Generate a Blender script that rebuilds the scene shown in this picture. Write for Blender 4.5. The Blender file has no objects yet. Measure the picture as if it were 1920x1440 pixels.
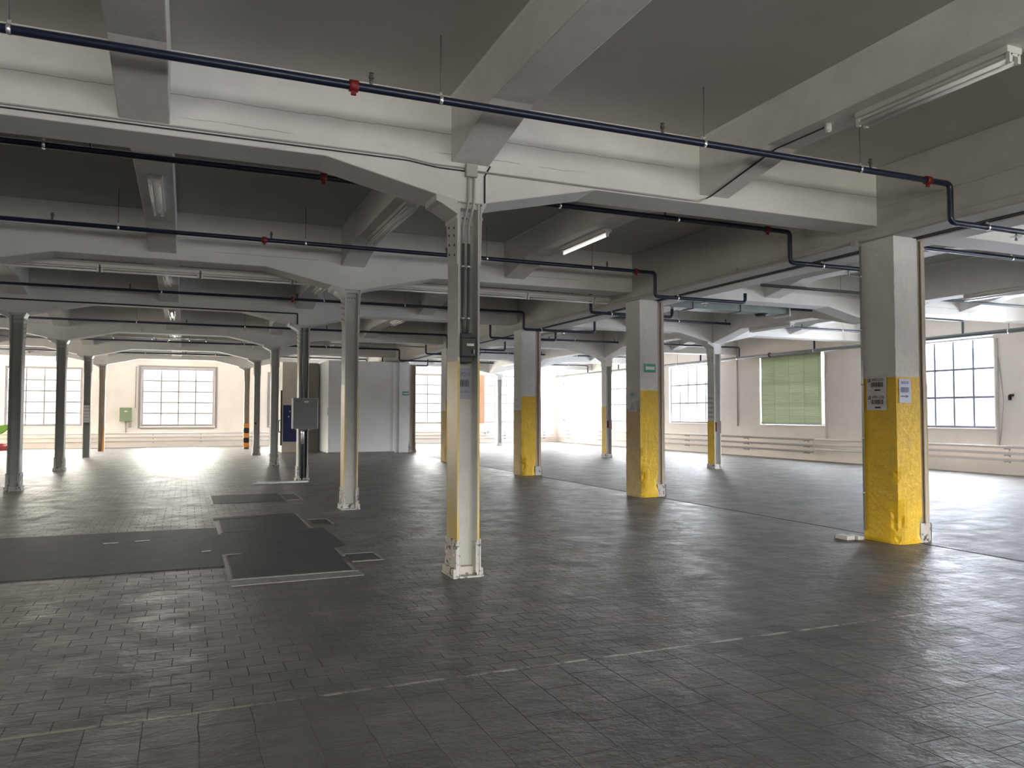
import bpy, bmesh, math, random
from mathutils import Vector, Matrix
random.seed(7)
S = bpy.context.scene
C = S.collection

# ------------------------------------------------------------ camera, world, exposure
F_PX, YAW, PITCH, ROLL = 1458.5, 0.3977, 0.0392, 0.0012
cam_d = bpy.data.cameras.new('camera'); cam = bpy.data.objects.new('camera', cam_d); C.objects.link(cam)
cam_d.sensor_width = 36.0; cam_d.lens = F_PX / 1920.0 * 36.0; cam_d.clip_end = 400; cam_d.clip_start = 0.05
fw = Vector((math.sin(YAW)*math.cos(PITCH), math.cos(YAW)*math.cos(PITCH), math.sin(PITCH)))
r0 = Vector((math.cos(YAW), -math.sin(YAW), 0)); u0 = r0.cross(fw)
rr = r0*math.cos(ROLL) + u0*math.sin(ROLL); uu = -r0*math.sin(ROLL) + u0*math.cos(ROLL)
M = Matrix(((rr.x, uu.x, -fw.x, 0), (rr.y, uu.y, -fw.y, 0), (rr.z, uu.z, -fw.z, 1.6), (0, 0, 0, 1)))
cam.matrix_world = M
S.camera = cam

W = bpy.data.worlds.new('sky'); S.world = W; W.use_nodes = True
nt = W.node_tree; nt.nodes.clear()
tc = nt.nodes.new('ShaderNodeTexCoord'); sep = nt.nodes.new('ShaderNodeSeparateXYZ')
nt.links.new(tc.outputs['Generated'], sep.inputs[0])
# an overcast bright sky: a little cooler towards +X, warmer towards +Y
rx = nt.nodes.new('ShaderNodeMapRange'); rx.inputs['From Min'].default_value = -0.3; rx.inputs['From Max'].default_value = 0.9
nt.links.new(sep.outputs['X'], rx.inputs['Value'])
mixc = nt.nodes.new('ShaderNodeMix'); mixc.data_type = 'RGBA'
mixc.inputs['A'].default_value = (1.0, 0.90, 0.77, 1); mixc.inputs['B'].default_value = (0.66, 0.70, 0.82, 1)
nt.links.new(rx.outputs['Result'], mixc.inputs['Factor'])
# luminance by elevation: lower half raised to light the ceiling, horizon dimmed so glazing bars show
rz = nt.nodes.new('ShaderNodeValToRGB'); rz.color_ramp.interpolation = 'LINEAR'
zz = nt.nodes.new('ShaderNodeMath'); zz.operation = 'MULTIPLY_ADD'; zz.inputs[1].default_value = 0.5; zz.inputs[2].default_value = 0.5
nt.links.new(sep.outputs['Z'], zz.inputs[0]); nt.links.new(zz.outputs[0], rz.inputs['Fac'])
cr = rz.color_ramp
for i, (p_, v_) in enumerate(((0.0, 0.64), (0.43, 0.64), (0.485, 0.06), (0.52, 0.06), (0.57, 1.0), (1.0, 1.0))):
    e = cr.elements[i] if i < 2 else cr.elements.new(p_)
    e.position = p_; e.color = (v_, v_, v_, 1)
ry = nt.nodes.new('ShaderNodeMapRange'); ry.inputs['From Min'].default_value = -1.0; ry.inputs['From Max'].default_value = 0.9
ry.inputs['To Min'].default_value = 0.95; ry.inputs['To Max'].default_value = 1.25
nt.links.new(sep.outputs['Y'], ry.inputs['Value'])
mm = nt.nodes.new('ShaderNodeMath'); mm.operation = 'MULTIPLY'
nt.links.new(rz.outputs['Color'], mm.inputs[0]); nt.links.new(ry.outputs['Result'], mm.inputs[1])
ms = nt.nodes.new('ShaderNodeMath'); ms.operation = 'MULTIPLY'; ms.inputs[1].default_value = 10.0
nt.links.new(mm.outputs[0], ms.inputs[0])
bg = nt.nodes.new('ShaderNodeBackground'); wo = nt.nodes.new('ShaderNodeOutputWorld')
nt.links.new(mixc.outputs['Result'], bg.inputs['Color']); nt.links.new(ms.outputs[0], bg.inputs['Strength'])
nt.links.new(bg.outputs[0], wo.inputs[0])
S.view_settings.view_transform = 'Standard'; S.view_settings.look = 'None'
S.view_settings.exposure = 2.48; S.view_settings.gamma = 1.0; S.view_settings.use_curve_mapping = False
S.cycles.max_bounces = 10; S.cycles.diffuse_bounces = 9; S.cycles.glossy_bounces = 4; S.cycles.transparent_max_bounces = 12
S.cycles.sample_clamp_indirect = 8.0; S.cycles.caustics_reflective = False; S.cycles.caustics_refractive = False
S.cycles.use_denoising = True

# ------------------------------------------------------------ the plan of the hall (metres)
XL, XA, XQ = -3.27, 2.59, 14.56           # lines of steel columns
XM1, XM2 = -0.36, 5.56                    # mid-bay joists
XP = 8.12                                 # left face of the concrete pillars
ROWS = [7.44, 13.32, 19.08, 25.5, 32.03, 37.45]
SLAB = 4.75
X0, X1, Y0, Y1 = -15.2, 20.4, -9.5, 41.6

# ------------------------------------------------------------ materials
def mat(name, col, rough=0.7, metal=0.0, var=0.0, vscale=3.0, bump=0.0, bscale=30.0, dirt=None, spec=0.5):
    m = bpy.data.materials.new(name); m.use_nodes = True
    n = m.node_tree; b = n.nodes['Principled BSDF']
    b.inputs['Roughness'].default_value = rough; b.inputs['Metallic'].default_value = metal
    b.inputs['Specular IOR Level'].default_value = spec
    b.inputs['Base Color'].default_value = (*col, 1)
    geo = None
    if var or bump or dirt:
        geo = n.nodes.new('ShaderNodeNewGeometry')
    if var or dirt:
        nz = n.nodes.new('ShaderNodeTexNoise'); nz.inputs['Scale'].default_value = vscale; nz.inputs['Detail'].default_value = 6
        nz.inputs['Roughness'].default_value = 0.65
        n.links.new(geo.outputs['Position'], nz.inputs['Vector'])
        mr = n.nodes.new('ShaderNodeMapRange'); mr.inputs['From Min'].default_value = 0.3; mr.inputs['From Max'].default_value = 0.7
        mr.inputs['To Min'].default_value = 1-var; mr.inputs['To Max'].default_value = 1+var
        n.links.new(nz.outputs['Fac'], mr.inputs['Value'])
        mx = n.nodes.new('ShaderNodeVectorMath'); mx.operation = 'SCALE'; mx.inputs[0].default_value = col
        n.links.new(mr.outputs['Result'], mx.inputs['Scale'])
        out = mx.outputs['Vector']
        if dirt:                                     # stains and chips with a shape of their own
            n2 = n.nodes.new('ShaderNodeTexNoise'); n2.inputs['Scale'].default_value = dirt[1]; n2.inputs['Detail'].default_value = 8
            n2.inputs['Roughness'].default_value = 0.7
            mp = n.nodes.new('ShaderNodeMapping'); mp.inputs['Location'].default_value = (3.1, 7.7, 1.3); mp.inputs['Scale'].default_value = dirt[4] if len(dirt) > 4 else (1, 1, 1)
            n.links.new(geo.outputs['Position'], mp.inputs['Vector']); n.links.new(mp.outputs[0], n2.inputs['Vector'])
            r2 = n.nodes.new('ShaderNodeMapRange'); r2.inputs['From Min'].default_value = dirt[2]; r2.inputs['From Max'].default_value = dirt[3]
            n.links.new(n2.outputs['Fac'], r2.inputs['Value'])
            mi = n.nodes.new('ShaderNodeMix'); mi.data_type = 'RGBA'
            n.links.new(r2.outputs['Result'], mi.inputs['Factor']); n.links.new(out, mi.inputs['A'])
            mi.inputs['B'].default_value = (*dirt[0], 1); out = mi.outputs['Result']
        n.links.new(out, b.inputs['Base Color'])
    if bump:
        nb = n.nodes.new('ShaderNodeTexNoise'); nb.inputs['Scale'].default_value = bscale; nb.inputs['Detail'].default_value = 4
        n.links.new(geo.outputs['Position'], nb.inputs['Vector'])
        bp = n.nodes.new('ShaderNodeBump'); bp.inputs['Strength'].default_value = bump; bp.inputs['Distance'].default_value = 0.01
        n.links.new(nb.outputs['Fac'], bp.inputs['Height']); n.links.new(bp.outputs[0], b.inputs['Normal'])
    return m

MT = {}
MT['beam'] = mat('painted_concrete', (0.70, 0.695, 0.68), 0.75, var=0.07, vscale=1.7, bump=0.35, bscale=14, dirt=((0.17, 0.165, 0.155), 2.2, 0.66, 0.78))
MT['joist'] = mat('painted_joist_concrete', (0.70, 0.685, 0.66), 0.75, var=0.08, vscale=2.3, bump=0.4, bscale=16, dirt=((0.10, 0.095, 0.09), 2.6, 0.68, 0.78))
MT['edge_beam'] = mat('shaded_edge_beam_concrete', (0.50, 0.485, 0.455), 0.75, var=0.08, vscale=2.3, bump=0.4, bscale=16, dirt=((0.10, 0.095, 0.09), 2.6, 0.68, 0.78))  # darker copy of the joist mix, shade of the left side put in
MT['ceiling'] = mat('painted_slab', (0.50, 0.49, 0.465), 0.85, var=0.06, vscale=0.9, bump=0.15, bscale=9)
MT['wall'] = mat('cream_plaster', (0.92, 0.85, 0.785), 0.8, var=0.04, vscale=1.2, bump=0.2, bscale=12, dirt=((0.45, 0.38, 0.32), 1.3, 0.66, 0.85, (1, 1, 0.35)))
MT['white'] = mat('white_plaster', (0.90, 0.91, 0.93), 0.8, var=0.04, vscale=1.6, bump=0.15, bscale=10)
MT['pillar'] = mat('grey_pillar_plaster', (0.72, 0.715, 0.70), 0.75, var=0.06, vscale=3.0, bump=0.6, bscale=22)
MT['yellow'] = mat('yellow_paint', (0.76, 0.48, 0.012), 0.5, var=0.12, vscale=4.0, bump=0.7, bscale=24, dirt=((0.42, 0.29, 0.09), 3.4, 0.60, 0.78, (1, 1, 0.5)))
MT['yellow_worn'] = mat('worn_yellow_paint', (0.47, 0.35, 0.15), 0.6, var=0.14, vscale=5.0, bump=0.6, bscale=26, dirt=((0.36, 0.30, 0.23), 3.8, 0.5, 0.7, (1, 1, 0.4)))
MT['rubble'] = mat('broken_concrete', (0.34, 0.27, 0.10), 0.9, var=0.3, vscale=18, bump=1.0, bscale=40)
MT['steel'] = mat('grey_steel_paint', (0.58, 0.585, 0.56), 0.38, var=0.07, vscale=5, bump=0.12, bscale=30)
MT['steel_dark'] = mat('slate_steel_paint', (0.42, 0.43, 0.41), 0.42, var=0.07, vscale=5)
MT['steel_tan'] = mat('tan_steel_paint', (0.50, 0.44, 0.37), 0.45, var=0.1, vscale=4)
MT['plate'] = mat('chipped_base_plate', (0.55, 0.52, 0.49), 0.55, var=0.1, vscale=9, dirt=((0.05, 0.04, 0.035), 11, 0.54, 0.6))
MT['orange'] = mat('orange_paint', (0.70, 0.27, 0.06), 0.5, var=0.08)
MT['red'] = mat('red_paint', (0.20, 0.012, 0.015), 0.45)
MT['black'] = mat('black_paint', (0.015, 0.015, 0.016), 0.5)
MT['pipe'] = mat('navy_pipe_enamel', (0.012, 0.018, 0.045), 0.32, var=0.1, vscale=8)
MT['pipe_grey'] = mat('dark_grey_pipe', (0.10, 0.115, 0.12), 0.38)
MT['galv'] = mat('galvanised_steel', (0.52, 0.53, 0.53), 0.4, 0.6, var=0.1, vscale=12)
MT['clamp'] = mat('bright_clamp', (0.85, 0.85, 0.85), 0.25, 0.8)
MT['rod'] = mat('hanger_rod', (0.12, 0.115, 0.11), 0.5, 0.3)
MT['conduit'] = mat('painted_conduit', (0.40, 0.39, 0.37), 0.5)
MT['cable'] = mat('black_cable', (0.03, 0.028, 0.026), 0.6)
MT['heatpipe'] = mat('cream_heating_pipe', (0.62, 0.585, 0.55), 0.45)
MT['frame'] = mat('grey_window_frame', (0.33, 0.31, 0.31), 0.5)
MT['frame_blue'] = mat('blue_grey_window_frame', (0.27, 0.29, 0.36), 0.5)
MT['box_grey'] = mat('grey_cabinet_enamel', (0.21, 0.235, 0.24), 0.4)
MT['box_dark'] = mat('charcoal_plastic', (0.035, 0.042, 0.045), 0.45)
MT['box_green'] = mat('green_cabinet_enamel', (0.27, 0.34, 0.21), 0.5)
MT['paper'] = mat('white_paper', (0.62, 0.62, 0.64), 0.6, var=0.03)
MT['paper_blue'] = mat('bluish_paper', (0.60, 0.63, 0.80), 0.5, var=0.03)
MT['paper_lilac'] = mat('lilac_paper', (0.36, 0.37, 0.45), 0.5, var=0.03)
MT['ink'] = mat('black_ink', (0.02, 0.02, 0.025), 0.6)
MT['ink_blue'] = mat('blue_ink', (0.16, 0.18, 0.32), 0.6)
MT['sign_green'] = mat('green_sign', (0.07, 0.36, 0.28), 0.4)
MT['sign_white'] = mat('white_sign', (0.75, 0.85, 0.80), 0.4)
MT['blue'] = mat('navy_blue_board', (0.006, 0.02, 0.12), 0.4)
MT['booth'] = mat('beige_booth_panel', (0.60, 0.56, 0.50), 0.6, var=0.04)
MT['booth_dark'] = mat('brown_grey_booth_panel', (0.27, 0.245, 0.22), 0.65, var=0.04)
MT['asphalt'] = mat('grey_cement_cover', (0.062, 0.063, 0.063), 0.6, var=0.18, vscale=4, bump=0.5, bscale=60, dirt=((0.09, 0.09, 0.088), 5, 0.6, 0.75), spec=0.25)
MT['asphalt_dark'] = mat('dark_cement_cover', (0.04, 0.04, 0.04), 0.6, var=0.3, vscale=8, bump=0.5, bscale=60)
MT['edge'] = mat('steel_edge_angle', (0.24, 0.235, 0.225), 0.5, var=0.2, vscale=9)
MT['lamp_body'] = mat('white_lamp_enamel', (0.62, 0.61, 0.58), 0.4)
MT['tube'] = mat('unlit_fluorescent_tube', (0.85, 0.85, 0.84), 0.15)
MT['tube_lit'] = mat('glowing_fluorescent_tube', (0.85, 0.85, 0.84), 0.3); MT['tube_lit'].node_tree.nodes['Principled BSDF'].inputs['Emission Color'].default_value = (1, 0.98, 0.93, 1); MT['tube_lit'].node_tree.nodes['Principled BSDF'].inputs['Emission Strength'].default_value = 0.35
MT['duct'] = mat('galvanised_duct', (0.20, 0.235, 0.23), 0.5, 0.2, var=0.08, vscale=3)
MT['leaf'] = mat('green_cloth', (0.12, 0.24, 0.03), 0.7)
MT['void'] = mat('gap_shade_and_floor_joint', (0.02, 0.02, 0.02), 0.9)  # black for the painted shade in the beam gap and the floor joint
MT['curtain'] = mat('peach_curtain', (0.75, 0.52, 0.36), 0.8)

def board_lines(m, zs):
    n = m.node_tree; b = n.nodes['Principled BSDF']; L = n.links.new
    src = b.inputs['Base Color'].links[0].from_socket
    geo = n.nodes.new('ShaderNodeNewGeometry'); sp = n.nodes.new('ShaderNodeSeparateXYZ'); L(geo.outputs['Position'], sp.inputs[0])
    mp = n.nodes.new('ShaderNodeMapping'); mp.inputs['Scale'].default_value = (1, 1, 0.0); L(geo.outputs['Position'], mp.inputs['Vector'])
    nz = n.nodes.new('ShaderNodeTexNoise'); nz.inputs['Scale'].default_value = 1.6; nz.inputs['Detail'].default_value = 8; nz.inputs['Roughness'].default_value = 0.75; L(mp.outputs[0], nz.inputs['Vector'])
    for k, (z, gate) in enumerate(zs):
        a = n.nodes.new('ShaderNodeMath'); a.operation = 'MULTIPLY_ADD'; L(nz.outputs['Fac'], a.inputs[0]); a.inputs[1].default_value = 0.07; L(sp.outputs['Z'], a.inputs[2])
        d = n.nodes.new('ShaderNodeMath'); d.operation = 'SUBTRACT'; L(a.outputs[0], d.inputs[0]); d.inputs[1].default_value = z+0.035
        e = n.nodes.new('ShaderNodeMath'); e.operation = 'ABSOLUTE'; L(d.outputs[0], e.inputs[0])
        r = n.nodes.new('ShaderNodeMapRange'); L(e.outputs[0], r.inputs['Value']); r.inputs['From Min'].default_value = 0.002; r.inputs['From Max'].default_value = 0.006; r.inputs['To Min'].default_value = 0.55; r.inputs['To Max'].default_value = 0.0
        g = n.nodes.new('ShaderNodeTexNoise'); g.inputs['Scale'].default_value = 0.45+0.2*k; g.inputs['Detail'].default_value = 3; L(geo.outputs['Position'], g.inputs['Vector'])
        gr = n.nodes.new('ShaderNodeMapRange'); L(g.outputs['Fac'], gr.inputs['Value']); gr.inputs['From Min'].default_value = gate; gr.inputs['From Max'].default_value = gate+0.05
        q = n.nodes.new('ShaderNodeMath'); q.operation = 'MULTIPLY'; L(r.outputs['Result'], q.inputs[0]); L(gr.outputs['Result'], q.inputs[1])
        mi = n.nodes.new('ShaderNodeMix'); mi.data_type = 'RGBA'; L(q.outputs[0], mi.inputs['Factor']); L(src, mi.inputs['A']); mi.inputs['B'].default_value = (0.16, 0.155, 0.15, 1)
        src = mi.outputs['Result']
    L(src, b.inputs['Base Color'])
board_lines(MT['beam'], ((4.37, 0.44), (4.17, 0.52)))
board_lines(MT['edge_beam'], ((4.22, 0.5),))

def glass_mat():
    m = bpy.data.materials.new('window_glass'); m.use_nodes = True; n = m.node_tree; n.nodes.clear()
    t = n.nodes.new('ShaderNodeBsdfTransparent'); t.inputs['Color'].default_value = (0.93, 0.95, 0.95, 1)
    g = n.nodes.new('ShaderNodeBsdfGlossy'); g.inputs['Roughness'].default_value = 0.03
    mx = n.nodes.new('ShaderNodeMixShader'); mx.inputs[0].default_value = 0.06
    o = n.nodes.new('ShaderNodeOutputMaterial')
    n.links.new(t.outputs[0], mx.inputs[1]); n.links.new(g.outputs[0], mx.inputs[2]); n.links.new(mx.outputs[0], o.inputs[0])
    return m
MT['glass'] = glass_mat()

def blind_mat():
    m = bpy.data.materials.new('green_blind_fabric'); m.use_nodes = True; n = m.node_tree; n.nodes.clear()
    d = n.nodes.new('ShaderNodeBsdfDiffuse'); d.inputs['Color'].default_value = (0.40, 0.43, 0.31, 1)
    t = n.nodes.new('ShaderNodeBsdfTranslucent'); t.inputs['Color'].default_value = (0.0044, 0.0049, 0.0033, 1)
    a = n.nodes.new('ShaderNodeAddShader'); o = n.nodes.new('ShaderNodeOutputMaterial')
    n.links.new(d.outputs[0], a.inputs[0]); n.links.new(t.outputs[0], a.inputs[1]); n.links.new(a.outputs[0], o.inputs[0])
    return m
MT['blind'] = blind_mat()

def floor_mat():
    """Pavers in running bond beyond a painted line, long slabs in front of it, smooth screed right of the joint."""
    m = bpy.data.materials.new('worn_paver_floor'); m.use_nodes = True; n = m.node_tree
    b = n.nodes['Principled BSDF']
    L = n.links.new
    geo = n.nodes.new('ShaderNodeNewGeometry'); sp = n.nodes.new('ShaderNodeSeparateXYZ'); L(geo.outputs['Position'], sp.inputs[0])
    def noise(scale, det=5, rough=0.6, vec=None, sc=None):
        t = n.nodes.new('ShaderNodeTexNoise'); t.inputs['Scale'].default_value = scale; t.inputs['Detail'].default_value = det; t.inputs['Roughness'].default_value = rough
        if sc:
            mp = n.nodes.new('ShaderNodeMapping'); mp.inputs['Scale'].default_value = sc; L(geo.outputs['Position'], mp.inputs['Vector']); L(mp.outputs[0], t.inputs['Vector'])
        else: L(geo.outputs['Position'], t.inputs['Vector'])
        return t.outputs['Fac']
    def math_(op, a, c=None, clamp=False):
        q = n.nodes.new('ShaderNodeMath'); q.operation = op; q.use_clamp = clamp
        for i, v in enumerate((a, c)):
            if v is None: continue
            if hasattr(v, 'links'): L(v, q.inputs[i])
            else: q.inputs[i].default_value = v
        return q.outputs[0]
    def rng(v, a, c, d=0.0, e=1.0):
        q = n.nodes.new('ShaderNodeMapRange'); L(v, q.inputs['Value'])
        for k, w in zip(('From Min', 'From Max', 'To Min', 'To Max'), (a, c, d, e)): q.inputs[k].default_value = w
        return q.outputs['Result']
    # wobble so that joints are not ruler straight
    wob = n.nodes.new('ShaderNodeTexNoise'); wob.inputs['Scale'].default_value = 2.5; wob.inputs['Detail'].default_value = 3; L(geo.outputs['Position'], wob.inputs['Vector'])
    wv = n.nodes.new('ShaderNodeVectorMath'); wv.operation = 'SUBTRACT'; L(wob.outputs['Color'], wv.inputs[0]); wv.inputs[1].default_value = (0.5, 0.5, 0.5)
    ws = n.nodes.new('ShaderNodeVectorMath'); ws.operation = 'SCALE'; L(wv.outputs[0], ws.inputs[0]); ws.inputs['Scale'].default_value = 0.035
    pv = n.nodes.new('ShaderNodeVectorMath'); pv.operation = 'ADD'; L(geo.outputs['Position'], pv.inputs[0]); L(ws.outputs[0], pv.inputs[1])
    def brick(w, h, loc, rot, off):
        mp = n.nodes.new('ShaderNodeMapping'); mp.inputs['Location'].default_value = loc; mp.inputs['Rotation'].default_value = (0, 0, rot)
        L(pv.outputs[0], mp.inputs['Vector'])
        t = n.nodes.new('ShaderNodeTexBrick'); t.inputs['Scale'].default_value = 1.0; t.inputs['Brick Width'].default_value = w; t.inputs['Row Height'].default_value = h
        t.inputs['Mortar Size'].default_value = 0.0038; t.inputs['Mortar Smooth'].default_value = 0.4; t.offset = off; t.inputs['Bias'].default_value = 0.0
        t.inputs['Color1'].default_value = (0.72, 0.72, 0.72, 1); t.inputs['Color2'].default_value = (1.22, 1.2, 1.18, 1); t.inputs['Mortar'].default_value = (1, 1, 1, 1)
        L(mp.outputs[0], t.inputs['Vector']); return t
    t1 = brick(0.22, 0.18, (0.05, 0.14, 0), 0, 0.5)
    t2 = brick(0.52, 0.266, (0.0, -0.09, 0), math.pi/2, 0.37)
    near = rng(sp.outputs['Y'], 4.525, 4.535)                       # 0 near slabs, 1 pavers
    fac = n.nodes.new('ShaderNodeMix'); L(near, fac.inputs['Factor']); L(t2.outputs['Fac'], fac.inputs['A']); L(t1.outputs['Fac'], fac.inputs['B'])
    colm = n.nodes.new('ShaderNodeMix'); colm.data_type = 'RGBA'; L(near, colm.inputs['Factor']); L(t2.outputs['Color'], colm.inputs['A']); L(t1.outputs['Color'], colm.inputs['B'])
    # joints fade where the floor is filled and worn, and right of the expansion joint
    wear = rng(noise(0.55, 3), 0.38, 0.58, 0.28, 1.0)
    left = rng(sp.outputs['X'], 2.0, 5.0, 1.0, 0.38)
    nearjoint = rng(sp.outputs['Y'], 4.3, 5.2, 1.0, 0.0)
    left = math_('MAXIMUM', left, nearjoint)
    right = rng(sp.outputs['X'], 8.45, 8.5, 1.0, 0.1)
    j = math_('MULTIPLY', fac.outputs['Result'], math_('MULTIPLY', wear, math_('MULTIPLY', left, right)))
    # colour
    base = n.nodes.new('ShaderNodeMix'); base.data_type = 'RGBA'
    base.inputs['A'].default_value = (0.068, 0.065, 0.063, 1); base.inputs['B'].default_value = (0.145, 0.140, 0.135, 1)
    L(rng(noise(1.1, 8, 0.7), 0.3, 0.72), base.inputs['Factor'])
    # paler deeper in the hall: window reflections painted into the floor colour
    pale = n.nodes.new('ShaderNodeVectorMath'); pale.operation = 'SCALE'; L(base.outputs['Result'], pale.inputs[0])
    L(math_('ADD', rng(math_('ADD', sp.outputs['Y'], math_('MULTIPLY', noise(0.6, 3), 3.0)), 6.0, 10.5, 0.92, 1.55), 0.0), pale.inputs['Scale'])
    # tone variation of single pavers and slabs
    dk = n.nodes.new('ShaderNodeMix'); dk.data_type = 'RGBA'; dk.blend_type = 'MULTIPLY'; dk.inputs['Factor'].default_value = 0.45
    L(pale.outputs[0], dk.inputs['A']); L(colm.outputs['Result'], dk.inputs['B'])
    # reddish worn bricks patch
    red = n.nodes.new('ShaderNodeMix'); red.data_type = 'RGBA'; red.inputs['B'].default_value = (0.165, 0.125, 0.115, 1)
    L(dk.outputs['Result'], red.inputs['A']); L(rng(noise(0.8, 4, 0.6, sc=(1, 1.7, 1)), 0.55, 0.72, 0, 0.6), red.inputs['Factor'])
    # oily dark stains
    st = n.nodes.new('ShaderNodeMix'); st.data_type = 'RGBA'; st.inputs['B'].default_value = (0.05, 0.05, 0.052, 1)
    L(red.outputs['Result'], st.inputs['A']); L(rng(noise(1.9, 9, 0.72, sc=(0.6, 1.2, 1)), 0.60, 0.72, 0, 0.75), st.inputs['Factor'])
    jm = n.nodes.new('ShaderNodeMix'); jm.data_type = 'RGBA'; jm.inputs['B'].default_value = (0.018, 0.017, 0.016, 1)
    L(st.outputs['Result'], jm.inputs['A']); L(j, jm.inputs['Factor'])
    # worn painted line
    d1 = math_('ABSOLUTE', math_('SUBTRACT', sp.outputs['Y'], 4.56)); ln = rng(d1, 0.014, 0.022, 1.0, 0.0)
    lw = rng(noise(5, 6, 0.7), 0.45, 0.55, 0.0, 0.8)
    lnx = rng(sp.outputs['X'], 5.3, 6.2, 1.0, 0.0)
    lf = math_('MULTIPLY', ln, math_('MULTIPLY', lw, lnx))
    # yellow remnants on its left part
    lcol = n.nodes.new('ShaderNodeMix'); lcol.data_type = 'RGBA'; lcol.inputs['A'].default_value = (0.26, 0.245, 0.16, 1); lcol.inputs['B'].default_value = (0.42, 0.42, 0.39, 1)
    L(rng(sp.outputs['X'], 0.3, 1.4), lcol.inputs['Factor'])
    pm = n.nodes.new('ShaderNodeMix'); pm.data_type = 'RGBA'; L(jm.outputs['Result'], pm.inputs['A']); L(lcol.outputs['Result'], pm.inputs['B']); L(lf, pm.inputs['Factor'])
    # thin pale line left of the expansion joint
    d2 = math_('ABSOLUTE', math_('SUBTRACT', sp.outputs['X'], 8.02)); l2 = math_('MULTIPLY', rng(d2, 0.012, 0.02, 0.6, 0.0), rng(noise(3, 5, 0.7), 0.42, 0.52))
    pm2 = n.nodes.new('ShaderNodeMix'); pm2.data_type = 'RGBA'; L(pm.outputs['Result'], pm2.inputs['A']); pm2.inputs['B'].default_value = (0.34, 0.34, 0.33, 1); L(l2, pm2.inputs['Factor'])
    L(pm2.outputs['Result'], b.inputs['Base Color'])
    # polish
    L(math_('ADD', rng(noise(2.6, 8, 0.7), 0.3, 0.7, 0.34, 0.60), math_('ADD', math_('MULTIPLY', j, 0.3), rng(sp.outputs['X'], 8.45, 8.55, 0.0, 0.10))), b.inputs['Roughness'])
    b.inputs['Specular IOR Level'].default_value = 0.34
    # relief: hollowed wear, scratches, joints
    h1 = noise(5.0, 6, 0.62, sc=(0.8, 1.3, 1)); h2 = noise(38, 4, 0.6)
    h = math_('ADD', math_('MULTIPLY', h1, 1.0), math_('ADD', math_('MULTIPLY', h2, 0.12), math_('MULTIPLY', noise(15, 4, 0.6, sc=(1, 1.3, 1)), 0.28)))
    h = math_('SUBTRACT', h, math_('MULTIPLY', j, 0.15))
    bp = n.nodes.new('ShaderNodeBump'); bp.inputs['Strength'].default_value = 0.9; bp.inputs['Distance'].default_value = 0.02
    L(h, bp.inputs['Height']); L(bp.outputs[0], b.inputs['Normal'])
    return m
MT['floor'] = floor_mat()

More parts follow.
